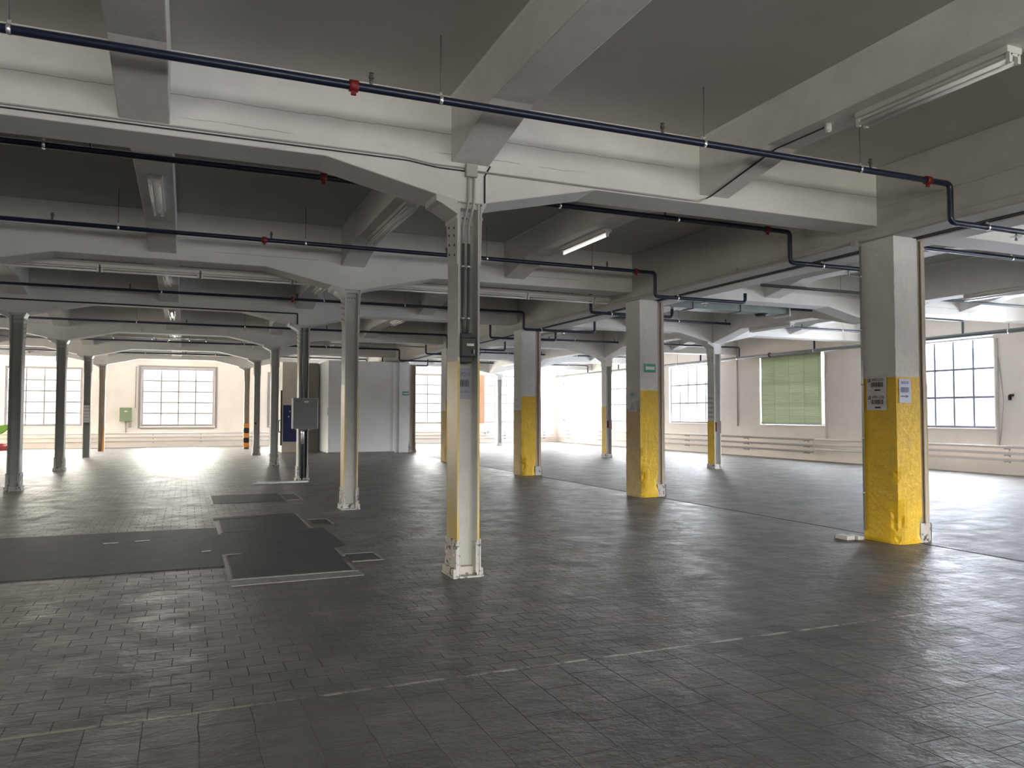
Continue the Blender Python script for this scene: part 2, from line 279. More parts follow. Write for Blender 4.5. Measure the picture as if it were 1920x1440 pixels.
# ------------------------------------------------------------ helpers
class MB:
    def __init__(s): s.bm = bmesh.new()
    def box(s, x0, x1, y0, y1, z0, z1, mi=0):
        v = [s.bm.verts.new(p) for p in ((x0,y0,z0),(x1,y0,z0),(x1,y1,z0),(x0,y1,z0),(x0,y0,z1),(x1,y0,z1),(x1,y1,z1),(x0,y1,z1))]
        for f in ((3,2,1,0),(4,5,6,7),(0,1,5,4),(1,2,6,5),(2,3,7,6),(3,0,4,7)):
            q = s.bm.faces.new([v[i] for i in f]); q.material_index = mi
        return s
    def prism(s, pts, ax, a0, a1, mi=0):
        """extrude a closed outline; ax 'y': pts are (x,z), ax 'x': pts are (y,z), ax 'z': pts are (x,y)"""
        def P(p, a): return (p[0], a, p[1]) if ax == 'y' else ((a, p[0], p[1]) if ax == 'x' else (p[0], p[1], a))
        A = [s.bm.verts.new(P(p, a0)) for p in pts]; B = [s.bm.verts.new(P(p, a1)) for p in pts]
        k = len(pts); fs = [s.bm.faces.new(A), s.bm.faces.new(B[::-1])]
        for i in range(k): fs.append(s.bm.faces.new((A[i], B[i], B[(i+1) % k], A[(i+1) % k])))
        for f in fs: f.material_index = mi
        return s
    def cyl(s, p0, p1, r, seg=12, r1=None, mi=0, caps=True):
        p0 = Vector(p0); p1 = Vector(p1); d = (p1-p0).normalized()
        a = Vector((0, 0, 1)) if abs(d.z) < 0.9 else Vector((1, 0, 0))
        u = d.cross(a).normalized(); w = d.cross(u); r1 = r if r1 is None else r1
        A = []; B = []
        for i in range(seg):
            t = 2*math.pi*i/seg; o = u*math.cos(t) + w*math.sin(t)
            A.append(s.bm.verts.new(p0+o*r)); B.append(s.bm.verts.new(p1+o*r1))
        for i in range(seg):
            f = s.bm.faces.new((A[i], B[i], B[(i+1) % seg], A[(i+1) % seg])); f.smooth = True; f.material_index = mi
        if caps:
            for f in (s.bm.faces.new(A[::-1]), s.bm.faces.new(B)): f.material_index = mi
        return s
    def tube(s, pts, r, fil=0.0, seg=10, mi=0):
        """round pipe along a polyline with filleted bends"""
        P = [Vector(p) for p in pts]; path = [P[0]]
        for i in range(1, len(P)-1):
            if fil > 0:
                a = (P[i-1]-P[i]).normalized(); b = (P[i+1]-P[i]).normalized()
                q0 = P[i]+a*fil; q1 = P[i]+b*fil
                for k in range(6):
                    t = k/5; path.append(q0*(1-t)**2 + P[i]*2*t*(1-t) + q1*t*t)
            else: path.append(P[i])
        path.append(P[-1])
        u = None; rings = []
        for i, p in enumerate(path):
            d = (path[min(i+1, len(path)-1)] - path[max(i-1, 0)]).normalized()
            if u is None:
                a = Vector((0, 0, 1)) if abs(d.z) < 0.9 else Vector((1, 0, 0)); u = d.cross(a).normalized()
            u = (u - d*u.dot(d)).normalized(); w = d.cross(u)
            rings.append([s.bm.verts.new(p + (u*math.cos(2*math.pi*k/seg) + w*math.sin(2*math.pi*k/seg))*r) for k in range(seg)])
        for A, B in zip(rings, rings[1:]):
            for k in range(seg):
                f = s.bm.faces.new((A[k], A[(k+1) % seg], B[(k+1) % seg], B[k])); f.smooth = True; f.material_index = mi
        s.bm.faces.new(rings[0][::-1]).material_index = mi; s.bm.faces.new(rings[-1]).material_index = mi
        return s
    def dome(s, c, r, n, h=None, seg=8, mi=0):
        """a rivet or bolt head on a surface with normal n"""
        c = Vector(c); n = Vector(n).normalized(); h = h or r*0.6
        a = Vector((0, 0, 1)) if abs(n.z) < 0.9 else Vector((1, 0, 0)); u = n.cross(a).normalized(); w = n.cross(u)
        R = []
        for (k, t) in ((1.0, 0.0), (0.75, 0.7)):
            R.append([s.bm.verts.new(c + n*h*t + (u*math.cos(2*math.pi*i/seg) + w*math.sin(2*math.pi*i/seg))*r*k) for i in range(seg)])
        top = s.bm.verts.new(c+n*h)
        for i in range(seg):
            j = (i+1) % seg
            s.bm.faces.new((R[0][i], R[0][j], R[1][j], R[1][i])).material_index = mi
            s.bm.faces.new((R[1][i], R[1][j], top)).material_index = mi
        return s
    def build(s, name, mats, parent=None, bevel=0.0, loc=None, label=None):
        bmesh.ops.recalc_face_normals(s.bm, faces=s.bm.faces[:])
        me = bpy.data.meshes.new(name); s.bm.to_mesh(me); s.bm.free()
        for m in (mats if isinstance(mats, (list, tuple)) else [mats]): me.materials.append(MT[m] if isinstance(m, str) else m)
        o = bpy.data.objects.new(name, me); C.objects.link(o)
        if parent is not None: o.parent = parent
        if loc: o.location = loc
        if bevel:
            md = o.modifiers.new('bevel', 'BEVEL'); md.width = bevel; md.segments = 2; md.limit_method = 'ANGLE'; md.angle_limit = math.radians(40)
        if label: o['label'] = label
        return o

def tag(o, label, cat, group=None):
    o['label'] = label; o['category'] = cat
    if group: o['group'] = group
    return o
def struct(o): o['kind'] = 'structure'; return o
def thing(name, label, cat, loc=(0, 0, 0), group=None):
    o = bpy.data.objects.new(name, None); C.objects.link(o); o.location = loc; o.empty_display_size = 0.1
    return tag(o, label, cat, group)
def dup(root, loc, label=None, group=None):
    r = root.copy(); C.objects.link(r); r.location = loc
    if label: r['label'] = label
    if group: r['group'] = group
    for ch in list(root.children):
        c = ch.copy(); C.objects.link(c); c.parent = r
        for g in ch.children:
            d = g.copy(); C.objects.link(d); d.parent = c
    return r
def lettering(name, body, size, parent, m, origin, right, up, n, depth=0.0006):
    """flat raised letters lying on a surface: origin is the left end of the baseline"""
    cu = bpy.data.curves.new(name, 'FONT'); cu.body = body; cu.size = size; cu.extrude = depth; cu.resolution_u = 3
    tmp = bpy.data.objects.new(name, cu); C.objects.link(tmp)
    me = bpy.data.meshes.new_from_object(tmp.evaluated_get(bpy.context.evaluated_depsgraph_get()))
    bpy.data.objects.remove(tmp)
    me.materials.clear(); me.materials.append(MT[m])
    R, U, N = Vector(right), Vector(up), Vector(n); O = Vector(origin)
    for v in me.vertices: v.co = O + R*v.co.x + U*v.co.y + N*(v.co.z + depth)
    o = bpy.data.objects.new(name, me); C.objects.link(o); o.parent = parent
    return o

# ------------------------------------------------------------ the shell
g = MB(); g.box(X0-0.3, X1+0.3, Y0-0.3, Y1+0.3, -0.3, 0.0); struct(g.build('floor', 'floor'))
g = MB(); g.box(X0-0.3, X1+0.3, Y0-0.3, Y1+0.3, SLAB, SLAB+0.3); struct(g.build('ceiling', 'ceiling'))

def wall(name, axis, a, t, lo, hi, holes, z0=0.0, z1=SLAB, m='wall'):
    """axis 'x': wall plane x=a with thickness t outwards running lo..hi in y; holes = (lo, hi, z0, z1)"""
    g = MB()
    def bx(l, h, b, c):
        if axis == 'x': g.box(min(a, a+t), max(a, a+t), l, h, b, c)
        else: g.box(l, h, min(a, a+t), max(a, a+t), b, c)
    cur = lo
    for (l, h, b, c) in sorted(holes):
        if l > cur: bx(cur, l, z0, z1)
        bx(l, h, z0, b); bx(l, h, c, z1); cur = h
    bx(cur, hi, z0, z1)
    return struct(g.build(name, m))

FAR = [(-13.4, -10.2, 1.0, 3.82), (-7.6, -4.46, 1.03, 3.80), (-1.97, 1.36, 1.0, 3.86), (4.0, 7.2, 1.03, 3.66),
       (10.0, 13.3, 1.08, 3.86), (15.62, 18.7, 1.12, 3.86)]
RIGHT = [(-3.2, 0.0, 1.23, 3.78), (2.7, 5.9, 1.23, 3.78), (8.55, 11.75, 1.23, 3.78), (14.5, 17.7, 1.23, 3.78), (20.63, 23.9, 1.23, 3.78),
         (26.75, 30.0, 1.24, 3.78), (32.4, 35.5, 1.24, 3.80), (37.85, 41.0, 1.24, 3.86)]
LEFT = [(y, y+3.2, 1.2, 3.78) for y in (20.6, 26.7, 32.6, 37.5)]
REAR = [(x, x+3.3, 1.2, 3.8) for x in (-7.6, -1.9, 3.9, 10.0, 15.7)]
wall('wall_far', 'y', Y1, 0.3, X0-0.3, X1+0.3, FAR)
wall('wall_rear', 'y', Y0, -0.3, X0-0.3, X1+0.3, REAR)
wall('wall_right', 'x', X1, 0.3, Y0, Y1, RIGHT)
wall('wall_left', 'x', X0, -0.3, Y0, Y1, LEFT)
wn = [0]
def window(axis, a, sgn, hole, cols, rows, fm='frame', fw_=0.07, bar=0.03):
    """a steel window in its opening; sgn points outwards"""
    wn[0] += 1; l, h, b, c = hole
    root = bpy.data.objects.new('window_%d' % wn[0], None); C.objects.link(root); struct(root)
    d0, d1 = a + sgn*0.10, a + sgn*0.17
    def bx(g, p, q, r, s, e=0.0):
        lo, hi = min(d0, d1)-e, max(d0, d1)+e
        if axis == 'x': g.box(lo, hi, p, q, r, s)
        else: g.box(p, q, lo, hi, r, s)
    g = MB()
    bx(g, l, l+fw_, b, c); bx(g, h-fw_, h, b, c); bx(g, l+fw_, h-fw_, b, b+fw_); bx(g, l+fw_, h-fw_, c-fw_, c)
    g.build('window_frame', fm, root, bevel=0.004)
    g = MB(); wi, hi_ = (h-l-2*fw_), (c-b-2*fw_)
    for i in range(1, cols): x = l+fw_+wi*i/cols; bx(g, x-bar/2, x+bar/2, b+fw_, c-fw_, -0.012)
    for k in range(1, rows): z = b+fw_+hi_*k/rows; bx(g, l+fw_, h-fw_, z-bar/2, z+bar/2, -0.014)
    g.build('glazing_bars', fm, root)
    g = MB(); q = (d0+d1)/2
    if axis == 'x': g.box(q-0.003, q+0.003, l+fw_, h-fw_, b+fw_, c-fw_)
    else: g.box(l+fw_, h-fw_, q-0.003, q+0.003, b+fw_, c-fw_)
    g.build('window_glass', 'glass', root)
    g = MB()
    if axis == 'x': g.box(min(a-sgn*0.04, d0), max(a-sgn*0.04, d0), l-0.03, h+0.03, b-0.05, b)
    else: g.box(l-0.03, h+0.03, min(a-sgn*0.04, d0), max(a-sgn*0.04, d0), b-0.05, b)
    g.build('window_sill', 'wall', root, bevel=0.006)
    # the opening guides the renderer's sampling of the sky
    ld = bpy.data.lights.new('sky_portal', 'AREA'); ld.shape = 'RECTANGLE'
    ld.size = h-l; ld.size_y = c-b; ld.cycles.is_portal = True
    lo_ = bpy.data.objects.new('sky_portal', ld); C.objects.link(lo_); lo_.parent = root
    pos = Vector((a+sgn*0.32, (l+h)/2, (b+c)/2)) if axis == 'x' else Vector(((l+h)/2, a+sgn*0.32, (b+c)/2))
    inward = Vector((-sgn, 0, 0)) if axis == 'x' else Vector((0, -sgn, 0))
    lo_.location = pos; lo_.rotation_mode = 'QUATERNION'; lo_.rotation_quaternion = inward.to_track_quat('-Z', 'Z')
    return root
for hle in FAR: window('y', Y1, 1, hle, 4, 5, 'frame', 0.11, 0.06)
for hle in RIGHT: window('x', X1, 1, hle, 5, 3, 'frame_blue', 0.07, 0.06)
for hle in LEFT: window('x', X0, -1, hle, 5, 3, 'frame')
for hle in REAR: window('y', Y0, -1, hle, 4, 5, 'frame')
# projecting surround of the far left windows and the picture-rail band along the right wall's foot
g = MB()
for (l, h, b, c) in FAR[2:4]:
    g.box(l-0.12, l, Y1-0.03, Y1, b-0.1, c+0.1); g.box(h, h+0.12, Y1-0.03, Y1, b-0.1, c+0.1)
    g.box(l, h, Y1-0.03, Y1, c, c+0.1); g.box(l, h, Y1-0.03, Y1, b-0.14, b-0.05)
struct(g.build('trim_1', 'frame'))

# ------------------------------------------------------------ haunched girders across, joists along
HB, HD, HL = 4.0, 3.71, 1.32       # girder soffit, soffit at a column, haunch length
def girder(y, xa, xb, cols, ends, label, group=None, m='beam'):
    pts = [(xa, SLAB), (xa, HB)]
    for cx in cols:
        for (x, z) in ((cx-HL-0.1, HB), (cx-0.12, HD), (cx+0.12, HD), (cx+HL+0.1, HB)):
            if xa < x < xb: pts.append((x, z))
    pts += [(xb, HB), (xb, SLAB)]
    g = MB(); g.prism(pts, 'y', y-0.19, y+0.30)
    g.prism([(y-0.215, SLAB), (y-0.19, SLAB-0.04), (y-0.18, SLAB)], 'x', xa, xb)
    o = g.build('concrete_girder', m, bevel=0.012); tag(o, label, 'beam', group)
    return o
rw = ['nearest', 'second nearest', 'third nearest', 'fourth', 'fifth', 'farthest']
for i, y in enumerate(ROWS):
    girder(y, X0, XP, [XL-5.86, XL, XA], None,
        ['large haunched concrete girder spanning the hall over the nearest steel column, with conduit along it',
         'haunched concrete girder over the second steel column, behind the nearest girder',
         'haunched concrete girder over the steel column carrying the grey cabinet',
         'haunched concrete girder just beyond the column with the grey cabinet',
         'haunched concrete girder second from the far windowed wall',
         'haunched concrete girder nearest the far windowed wall'][i])
    if i > 0:
        girder(y, 8.98, X1, [XQ], None,
        ['', 'concrete girder in the right aisle ending just right of the nearest yellow pillar',
         'concrete girder in the right aisle over the slim yellow-fronted column by the green blind',
         'concrete girder in the right aisle over the second slim column before the right wall',
         'concrete girder in the right aisle, second from the far wall',
         'concrete girder in the right aisle, closest to the far wall'][i])
    else:
        girder(y, 8.98, X1, [XQ], None, 'concrete girder in the right aisle nearest the camera at the right edge')

def joist(x, label, w=0.40, deep=False):
    """along Y; the soffit drops where it meets each girder"""
    pts = [(Y0, SLAB), (Y0, 4.32)]
    for y in ROWS:
        yc = y+0.05; h1, dz = (1.3, 3.71) if deep else (1.1, 4.10)
        b = 4.02 if deep else 4.32
        pts += [(yc-0.25-h1, b), (yc-0.25, dz if not deep else 3.715), (yc+0.25, dz if not deep else 3.715), (yc+0.25+h1, b)]
    if deep: pts[1] = (Y0, 4.02)
    pts += [(Y1, 4.02 if deep else 4.32), (Y1, SLAB)]
    g = MB(); g.prism(pts, 'x', x-w/2, x+w/2)
    g.prism([(x-w/2-0.025, SLAB), (x-w/2, SLAB-0.035), (x-w/2+0.01, SLAB)], 'y', Y0, Y1)
    return tag(g.build('concrete_joist', 'joist', bevel=0.012), label, 'beam')
joist(XL-2.9, 'concrete joist along the hall at the left edge, left of the left-hand column row')
joist(XL, 'concrete joist running along the hall over the left-hand column row')
joist(XM1, 'concrete joist with twin-tube lamps running straight to the far window')
joist(XA, 'concrete joist running over the row of riveted steel columns in the middle')
joist(XM2, 'concrete joist with long lamps between the steel columns and the yellow pillars')
joist(11.55, 'concrete joist right of the yellow pillars, before the slim columns')
joist(XQ, 'deep haunched concrete beam over the slim yellow-fronted columns at right', deep=True)
joist(17.5, 'concrete joist between the slim columns and the right wall')
# twin beams over the pillars with the building joint between them
g = MB(); g.box(XP-0.04, 8.46, Y0, Y1, 3.84, SLAB); g.box(XP-0.075, XP-0.04, Y0, Y1, 3.84, 3.93)
tag(g.build('concrete_edge_beam', 'edge_beam', bevel=0.012), 'deep concrete beam resting on the yellow-footed pillars, left of the dark joint', 'beam')
g = MB(); g.box(8.58, 8.98, Y0, Y1, 3.82, SLAB)
tag(g.build('concrete_edge_beam', 'beam', bevel=0.012), 'concrete beam just right of the dark joint above the yellow-footed pillars', 'beam')
g = MB(); g.box(8.46, 8.58, Y0, Y1, 3.835, 4.05); struct(g.build('trim_2', 'void'))  # black strip closing the gap between the beams, stands in for its shade
g = MB(); g.box(8.47, 8.50, Y0, Y1, 0.0, 0.003); struct(g.build('trim_3', 'void'))

# ------------------------------------------------------------ riveted steel columns
HW, HDp = 0.115, 0.165
def steel_column(x, y, label, face=None, face_z=0.0, body='steel', stripes=None, group=None, top=3.71, plates=True, edge=None, cap=True):
    t = thing('steel_column', label, 'column', (x, y, 0), group)
    # H-section: two flanges facing left and right, rolled fillets towards the web
    g = MB(); ft = 0.022
    g.box(-HW, -HW+ft, -HDp, HDp, 0.012, top); g.box(HW-ft, HW, -HDp, HDp, 0.012, top)
    g.box(-HW+ft, HW-ft, -0.012, 0.012, 0.012, top)
    for s in (-1, 1):
        for q in (-1, 1):
            a = s*(HW-ft)
            pts = [(a, q*0.012), (a-s*0.034, q*0.012), (a-s*0.02, q*0.016), (a-s*0.009, q*0.024), (a-s*0.003, q*0.036), (a, q*0.055)]
            g.prism(pts, 'z', 0.012, top)
    g.build('shaft', body, t, bevel=0.003)
    if face:          # painted outer skin of the left flange (and the edge lines)
        g = MB(); z0 = 0.36 if plates else 0.02
        g.box(-HW-0.002, -HW, -HDp-0.001, HDp+0.001, z0, face_z)
        g.box(-HW, -HW+ft, -HDp-0.003, -HDp, z0, face_z); g.box(HW-ft, HW, -HDp-0.003, -HDp, z0, face_z)
        g.box(HW, HW+0.002, -HDp-0.001, HDp+0.001, z0, face_z)
        g.build('painted_band', face, t, label='%s painted band on the flanges' % face.split('_')[0])
    if stripes:
        g = MB()
        for k in range(5):
            g.box(-HW-0.006, HW+0.006, -HDp-0.008, HDp+0.003, 0.1+k*0.22, 0.1+k*0.22+0.2, k % 2)
        g.build('warning_stripes', ['orange', 'black'], t, label='orange and black warning band')
    # base: sole plate, flange plates, web angle, rivets
    if plates:
        g = MB(); g.box(-HW-0.045, HW+0.045, -HDp-0.03, HDp+0.03, 0.0, 0.018)
        for s in (-1, 1):
            x0, x1 = sorted((s*HW, s*(HW+0.016)))
            g.box(x0, x1, -HDp-0.012, HDp+0.012, 0.018, 0.37)
            x0, x1 = sorted((s*(HW+0.016), s*(HW+0.04)))
            g.box(x0, x1, -HDp-0.012, HDp+0.012, 0.018, 0.09)
            x0, x1 = sorted((s*(HW-ft), s*(HW-ft-0.014)))
            g.box(x0, x1, -HDp+0.0, -0.06, 0.018, 0.34)
        g.box(-HW+ft, HW-ft, -0.10, -0.015, 0.018, 0.095)
        g.build('base_plate', 'plate', t, bevel=0.003, label='chipped white riveted foot plates')
        g = MB()
        for z in (0.13, 0.22, 0.31):
            for s in (-1, 1):
                for yy in (-0.11, 0.11): g.dome((s*(HW+0.016), yy+(z-0.22)*0.3, z), 0.016, (s, 0, 0), 0.012)
            g.dome((-HW+0.011, -HDp-0.012, z), 0.008, (0, -1, 0), 0.006); g.dome((HW-0.011, -HDp-0.012, z), 0.008, (0, -1, 0), 0.006)
        g.build('rivets', 'plate', t)
    # head: flared gusset plates with rivets and cap angle
    if cap:
        g = MB()
        for s in (-1, 1):
            x0, x1 = sorted((s*HW, s*(HW+0.014)))
            g.prism([(-HDp, top-0.62), (HDp-0.03, top-0.56), (HDp+0.02, top-0.02), (-HDp-0.02, top-0.02)], 'x', x0, x1)
            x0, x1 = sorted((s*(HW+0.014), s*(HW+0.024)))
            g.box(x0, x1, -HDp-0.02, HDp+0.02, top-0.17, top-0.13)
        # sloped shoe on the left under the haunch
        g.prism([(-HW-0.014, top-0.13), (-HW-0.014, top+0.005), (-HW-0.24, top+0.055), (-HW-0.24, top-0.012), (-HW-0.19, top-0.03)], 'y', -HDp-0.035, HDp+0.02)
        g.prism([(HW+0.014, top-0.10), (HW+0.014, top+0.012), (HW+0.06, top+0.02), (HW+0.06, top-0.0)], 'y', -HDp-0.02, HDp+0.02)
        g.build('gusset', 'steel', t, bevel=0.003)
        g = MB(); g.box(-HW+ft, HW-ft, -HDp+0.02, -0.012, top-0.05, top-0.0); g.box(-HW+ft, HW-ft, -0.03, -0.012, top-0.2, top-0.05)
        g.build('cap_angle', 'steel', t, bevel=0.003)
        g = MB()
        for k, z in enumerate((0.5, 0.4, 0.3, 0.22, 0.1)):
            for s in (-1, 1):
                for yy in (-0.09, 0.07): g.dome((s*(HW+0.014), yy+(0.4-z)*0.06, top-z+yy*0.2), 0.014, (s, 0, 0), 0.011)
        for k in range(4): g.dome((-0.065+k*0.043, -0.03, top-0.12), 0.010, (0, -1, 0), 0.009)
        g.build('rivets', 'box_dark', t, label='dark rivet heads')
    return t
MT['yellow_pale'] = mat('pale_yellow_paint', (0.66, 0.50, 0.16), 0.30, var=0.06, vscale=3, dirt=((0.62, 0.56, 0.42), 1.5, 0.45, 0.7, (1, 1, 0.7)))
colA = steel_column(XA, ROWS[0], 'nearest riveted steel column, yellow left face, carrying the dark switch box and conduits', 'yellow_pale', 2.13)
colB = steel_column(XA, ROWS[1], 'second steel column of the middle row, plain grey with narrow yellow edges', 'yellow_pale', 2.1)
colC = steel_column(XA, ROWS[2], 'steel column carrying the large grey electrical cabinet', body='steel')
colD = steel_column(XA, ROWS[3], 'plain grey steel column just left of the beige booth')
colE = steel_column(XA, ROWS[4], 'grey steel column with a small dark knob, left of the plain column by the booth')
colF = steel_column(XA, ROWS[5], 'slim tan steel column with orange and black striped foot', body='steel_tan', stripes=True, plates=False)
g = MB(); g.cyl((-0.05, -HDp-0.03, 1.24), (-0.05, -HDp, 1.24), 0.035); g.box(-0.07, -0.03, -HDp, -0.01, 1.21, 1.27)
g.build('knob', 'box_dark', colE)
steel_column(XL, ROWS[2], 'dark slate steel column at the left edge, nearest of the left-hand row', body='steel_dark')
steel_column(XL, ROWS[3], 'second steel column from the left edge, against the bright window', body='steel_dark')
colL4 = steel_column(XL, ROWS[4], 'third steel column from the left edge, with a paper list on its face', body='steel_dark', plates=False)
colL5 = steel_column(XL, ROWS[5], 'slim tan steel column with an orange streak near its foot, by the green wall box', body='steel_tan', plates=False)
g = MB(); g.prism([(HW-0.09, 0.03), (HW+0.004, 0.03), (HW+0.004, 1.05), (HW-0.03, 1.05)], 'y', -HDp-0.006, -HDp+0.02)  # diagonal orange light from the window, modelled as a coloured strip
g.build('orange_window_glow', 'orange', colL5, label='orange window light painted on as a strip')

def slim_column(x, y, label, yz=1.42, tape=True, group=None):
    """steel column of the right aisle seen from its yellow left flange"""
    t = steel_column(x, y, label, None, 0, 'steel', plates=False, group=group)
    g = MB(); g.box(-HW-0.004, -HW, -HDp-0.002, HDp+0.002, 0.14, yz); g.build('painted_band', 'yellow', t, label='yellow band on the left flange')
    g = MB(); g.box(-HW-0.02, HW+0.02, -HDp-0.02, HDp+0.02, 0.0, 0.14)
    g.build('plinth', 'plate', t, bevel=0.004)
    g = MB(); g.box(-HW-0.02, HW+0.02, -HDp-0.02, HDp+0.02, 3.40, 3.71); g.build('head_block', 'beam', t, bevel=0.008)
    if tape:
        g = MB(); g.box(HW-0.022, HW+0.004, -HDp-0.006, -HDp, 1.05, 1.42); g.box(0.0, 0.08, -0.02, -0.013, 1.1, 1.38, 0)
        g.build('warning_plate', 'red', t, label='red plate')
    return t
slim_column(XQ, ROWS[2], 'slim steel column with yellow left face and red plate, left of the green blind')
slim_column(XQ, ROWS[3], 'slim steel column second in the right aisle, seen between two yellow pillars', 1.9)
slim_column(XQ, ROWS[4], 'slim steel column mostly hidden behind the third yellow pillar', 1.4, False)
slim_column(XQ+0.5, ROWS[5]+0.2, 'slim pale column in front of the brightest far window', 0.1, False)

# ------------------------------------------------------------ concrete pillars with a steel half
PW, PD = 0.40, 0.52
def pillar(x, y, label, seed, worn=False, yz=2.09, paint='yellow'):
    t = thing('concrete_pillar', label, 'pillar', (x, y, 0))
    rnd = random.Random(seed)
    bm = bmesh.new(); nx, ny, nz = 8, 10, 76; H = 3.84
    P = {}
    chips = [(0, 0, rnd.uniform(0.22, 0.4), 0.075, 0.30), (0, 0, rnd.uniform(0.75, 0.9), 0.035, 0.10), (PW, 0, rnd.uniform(0.1, 0.3), 0.045, 0.18), (0, 0, 0.02, 0.05, 0.2)]
    def vert(i, j, k):
        key = (i, j, k)
        if key not in P:
            px, py, pz = PW*i/nx, PD*j/ny, H*k/nz
            ox = (rnd.random()-0.5)*0.005; oy = (rnd.random()-0.5)*0.005
            if pz < yz and pz > 0.0:  # thicker coats of yellow paint
                if i == 0: px -= 0.006
                if j == 0: py -= 0.006
            ex = (PW/2-px); ey = (PD/2-py)
            for (cx, cy, cz, dep, hh) in chips:
                d = math.hypot(px-cx, py-cy); q = max(0, 1-d/(dep*1.6))*max(0, 1-abs(pz-cz)/hh)
                q = min(1, q*1.6)*(0.7+0.6*rnd.random())
                px += math.copysign(1, ex)*q*dep*0.6; py += math.copysign(1, ey)*q*dep*0.6
            P[key] = bm.verts.new((px+ox, py+oy, pz))
        return P[key]
    for k in range(nz):
        z = H*(k+0.5)/nz
        for i in range(nx):
            for j in (0, ny):
                f = bm.faces.new((vert(i, j, k), vert(i+1, j, k), vert(i+1, j, k+1), vert(i, j, k+1)))
                f.material_index = 0 if z > yz else 1
        for j in range(ny):
            for i in (0, nx):
                f = bm.faces.new((vert(i, j, k), vert(i, j+1, k), vert(i, j+1, k+1), vert(i, j, k+1)))
                f.material_index = 0 if z > yz-(0.0 if not worn else 0.38 if i == 0 else 0) else (2 if (worn and i == 0) else 1)
    for f in bm.faces: f.smooth = False
    g = MB(); g.bm.free(); g.bm = bm
    g.build('shaft', ['pillar', paint, 'yellow_worn', 'rubble'], t)
    # steel half on the right: channel with a flat back, its own plate and foot
    g = MB(); sx0, sx1 = PW, PW+0.17
    g.box(sx0, sx0+0.10, 0.07, 0.09, 0.012, 3.82); g.box(sx1-0.025, sx1, 0.03, PD-0.06, 0.012, 3.82)
    g.prism([(sx1-0.025, 0.03), (sx1-0.06, 0.03), (sx1-0.06, 0.045), (sx1-0.025, 0.07)], 'z', 0.012, 3.82)
    g.box(sx0+0.10, sx1-0.025, 0.07, 0.10, 0.012, 3.82); g.box(sx0, sx0+0.02, 0.09, PD-0.06, 0.012, 3.82)
    g.build('steel_half', 'steel_tan', t, bevel=0.003, label='tan steel channel on the right side')
    g = MB(); g.box(sx1-0.002, sx1+0.003, 0.028, 0.3, 0.3, 2.0); g.build('painted_edge', 'yellow', t)
    g = MB(); g.box(sx0, sx1+0.02, 0.015, 0.07, 0.0, 0.24); g.box(sx1, sx1+0.02, 0.015, PD-0.05, 0.0, 0.24)
    g.build('foot_plate', 'plate', t, bevel=0.004, label='chipped white steel foot')
    return t
PY0 = 7.04
p1 = pillar(XP, PY0, 'nearest square concrete pillar, yellow lower half with chipped corner, at right', 3)
p2 = pillar(XP, 12.92, 'second concrete pillar, yellow front with dirty tan left side and green arrow sign', 5, True)
p3 = pillar(XP, 18.68, 'third concrete pillar, small yellow-fronted one in the middle distance', 9, True)
p4 = pillar(XP, 25.1, 'fourth concrete pillar, almost hidden behind the nearest steel column', 12, True)
t = steel_column(8.88, 32.1, 'slim steel column standing at the right corner of the white partition room', None, 0, 'steel_tan', cap=False, plates=True)

# ------------------------------------------------------------ partition room and booth in the distance
g = MB(); ZT = 3.80
g.box(5.36, 8.10, 32.02, 32.17, 0.03, ZT); g.box(5.36, 5.50, 32.17, 35.5, 0.03, ZT)
g.box(8.02, 8.10, 31.98, 32.02, 0.03, ZT); g.box(8.30, 8.70, 31.95, 32.20, 0.0, ZT); g.box(8.10, 8.30, 32.10, 32.22, 0.0, ZT)
g.box(8.56, 8.70, 32.2, 35.5, 0.0, ZT); g.box(5.36, 8.70, 35.5, 35.62, 0.0, ZT)
rm = tag(g.build('partition_room', 'white', bevel=0.006), 'white plastered partition room with plain front standing under the far beams', 'room')
g = MB(); g.box(5.36, 8.1, 31.96, 32.02, 0.0, 0.06); g.build('plinth', 'edge', rm)
g = MB(); g.box(5.31, 5.36, 32.0, 32.08, 1.55, 1.85); g.build('hinge_cover', 'white', rm)
bt = thing('booth', 'beige booth with navy blue board on its door, between steel column and white room', 'booth', (0, 0, 0))
g = MB(); g.box(3.74, 4.60, 33.7, 35.6, 0.0, ZT); g.build('body', 'booth', bt, bevel=0.01)
g = MB(); g.box(4.60, 5.29, 34.1, 35.6, 0.0, ZT); g.build('recess_wall', 'booth_dark', bt, label='dark brown-grey recessed wall')
g = MB(); g.box(3.78, 4.62, 33.66, 33.70, 0.45, 1.98); g.build('board', 'blue', bt, label='navy blue board')
for (x, z) in ((4.14, 1.9), (4.05, 1.72), (4.0, 1.5)): g = MB(); g.cyl((x, 33.65, z), (x, 33.66, z), 0.03, 10); g.build('sticker', 'paper', bt)
g = MB(); g.tube([(3.70, 33.8, 0.85), (3.62, 33.8, 0.85), (3.62, 33.8, 1.35), (3.70, 33.8, 1.35)], 0.018, 0.04); g.box(3.68, 3.74, 33.7, 33.9, 0.3, 2.6)
g.build('door_handle', 'black', bt)

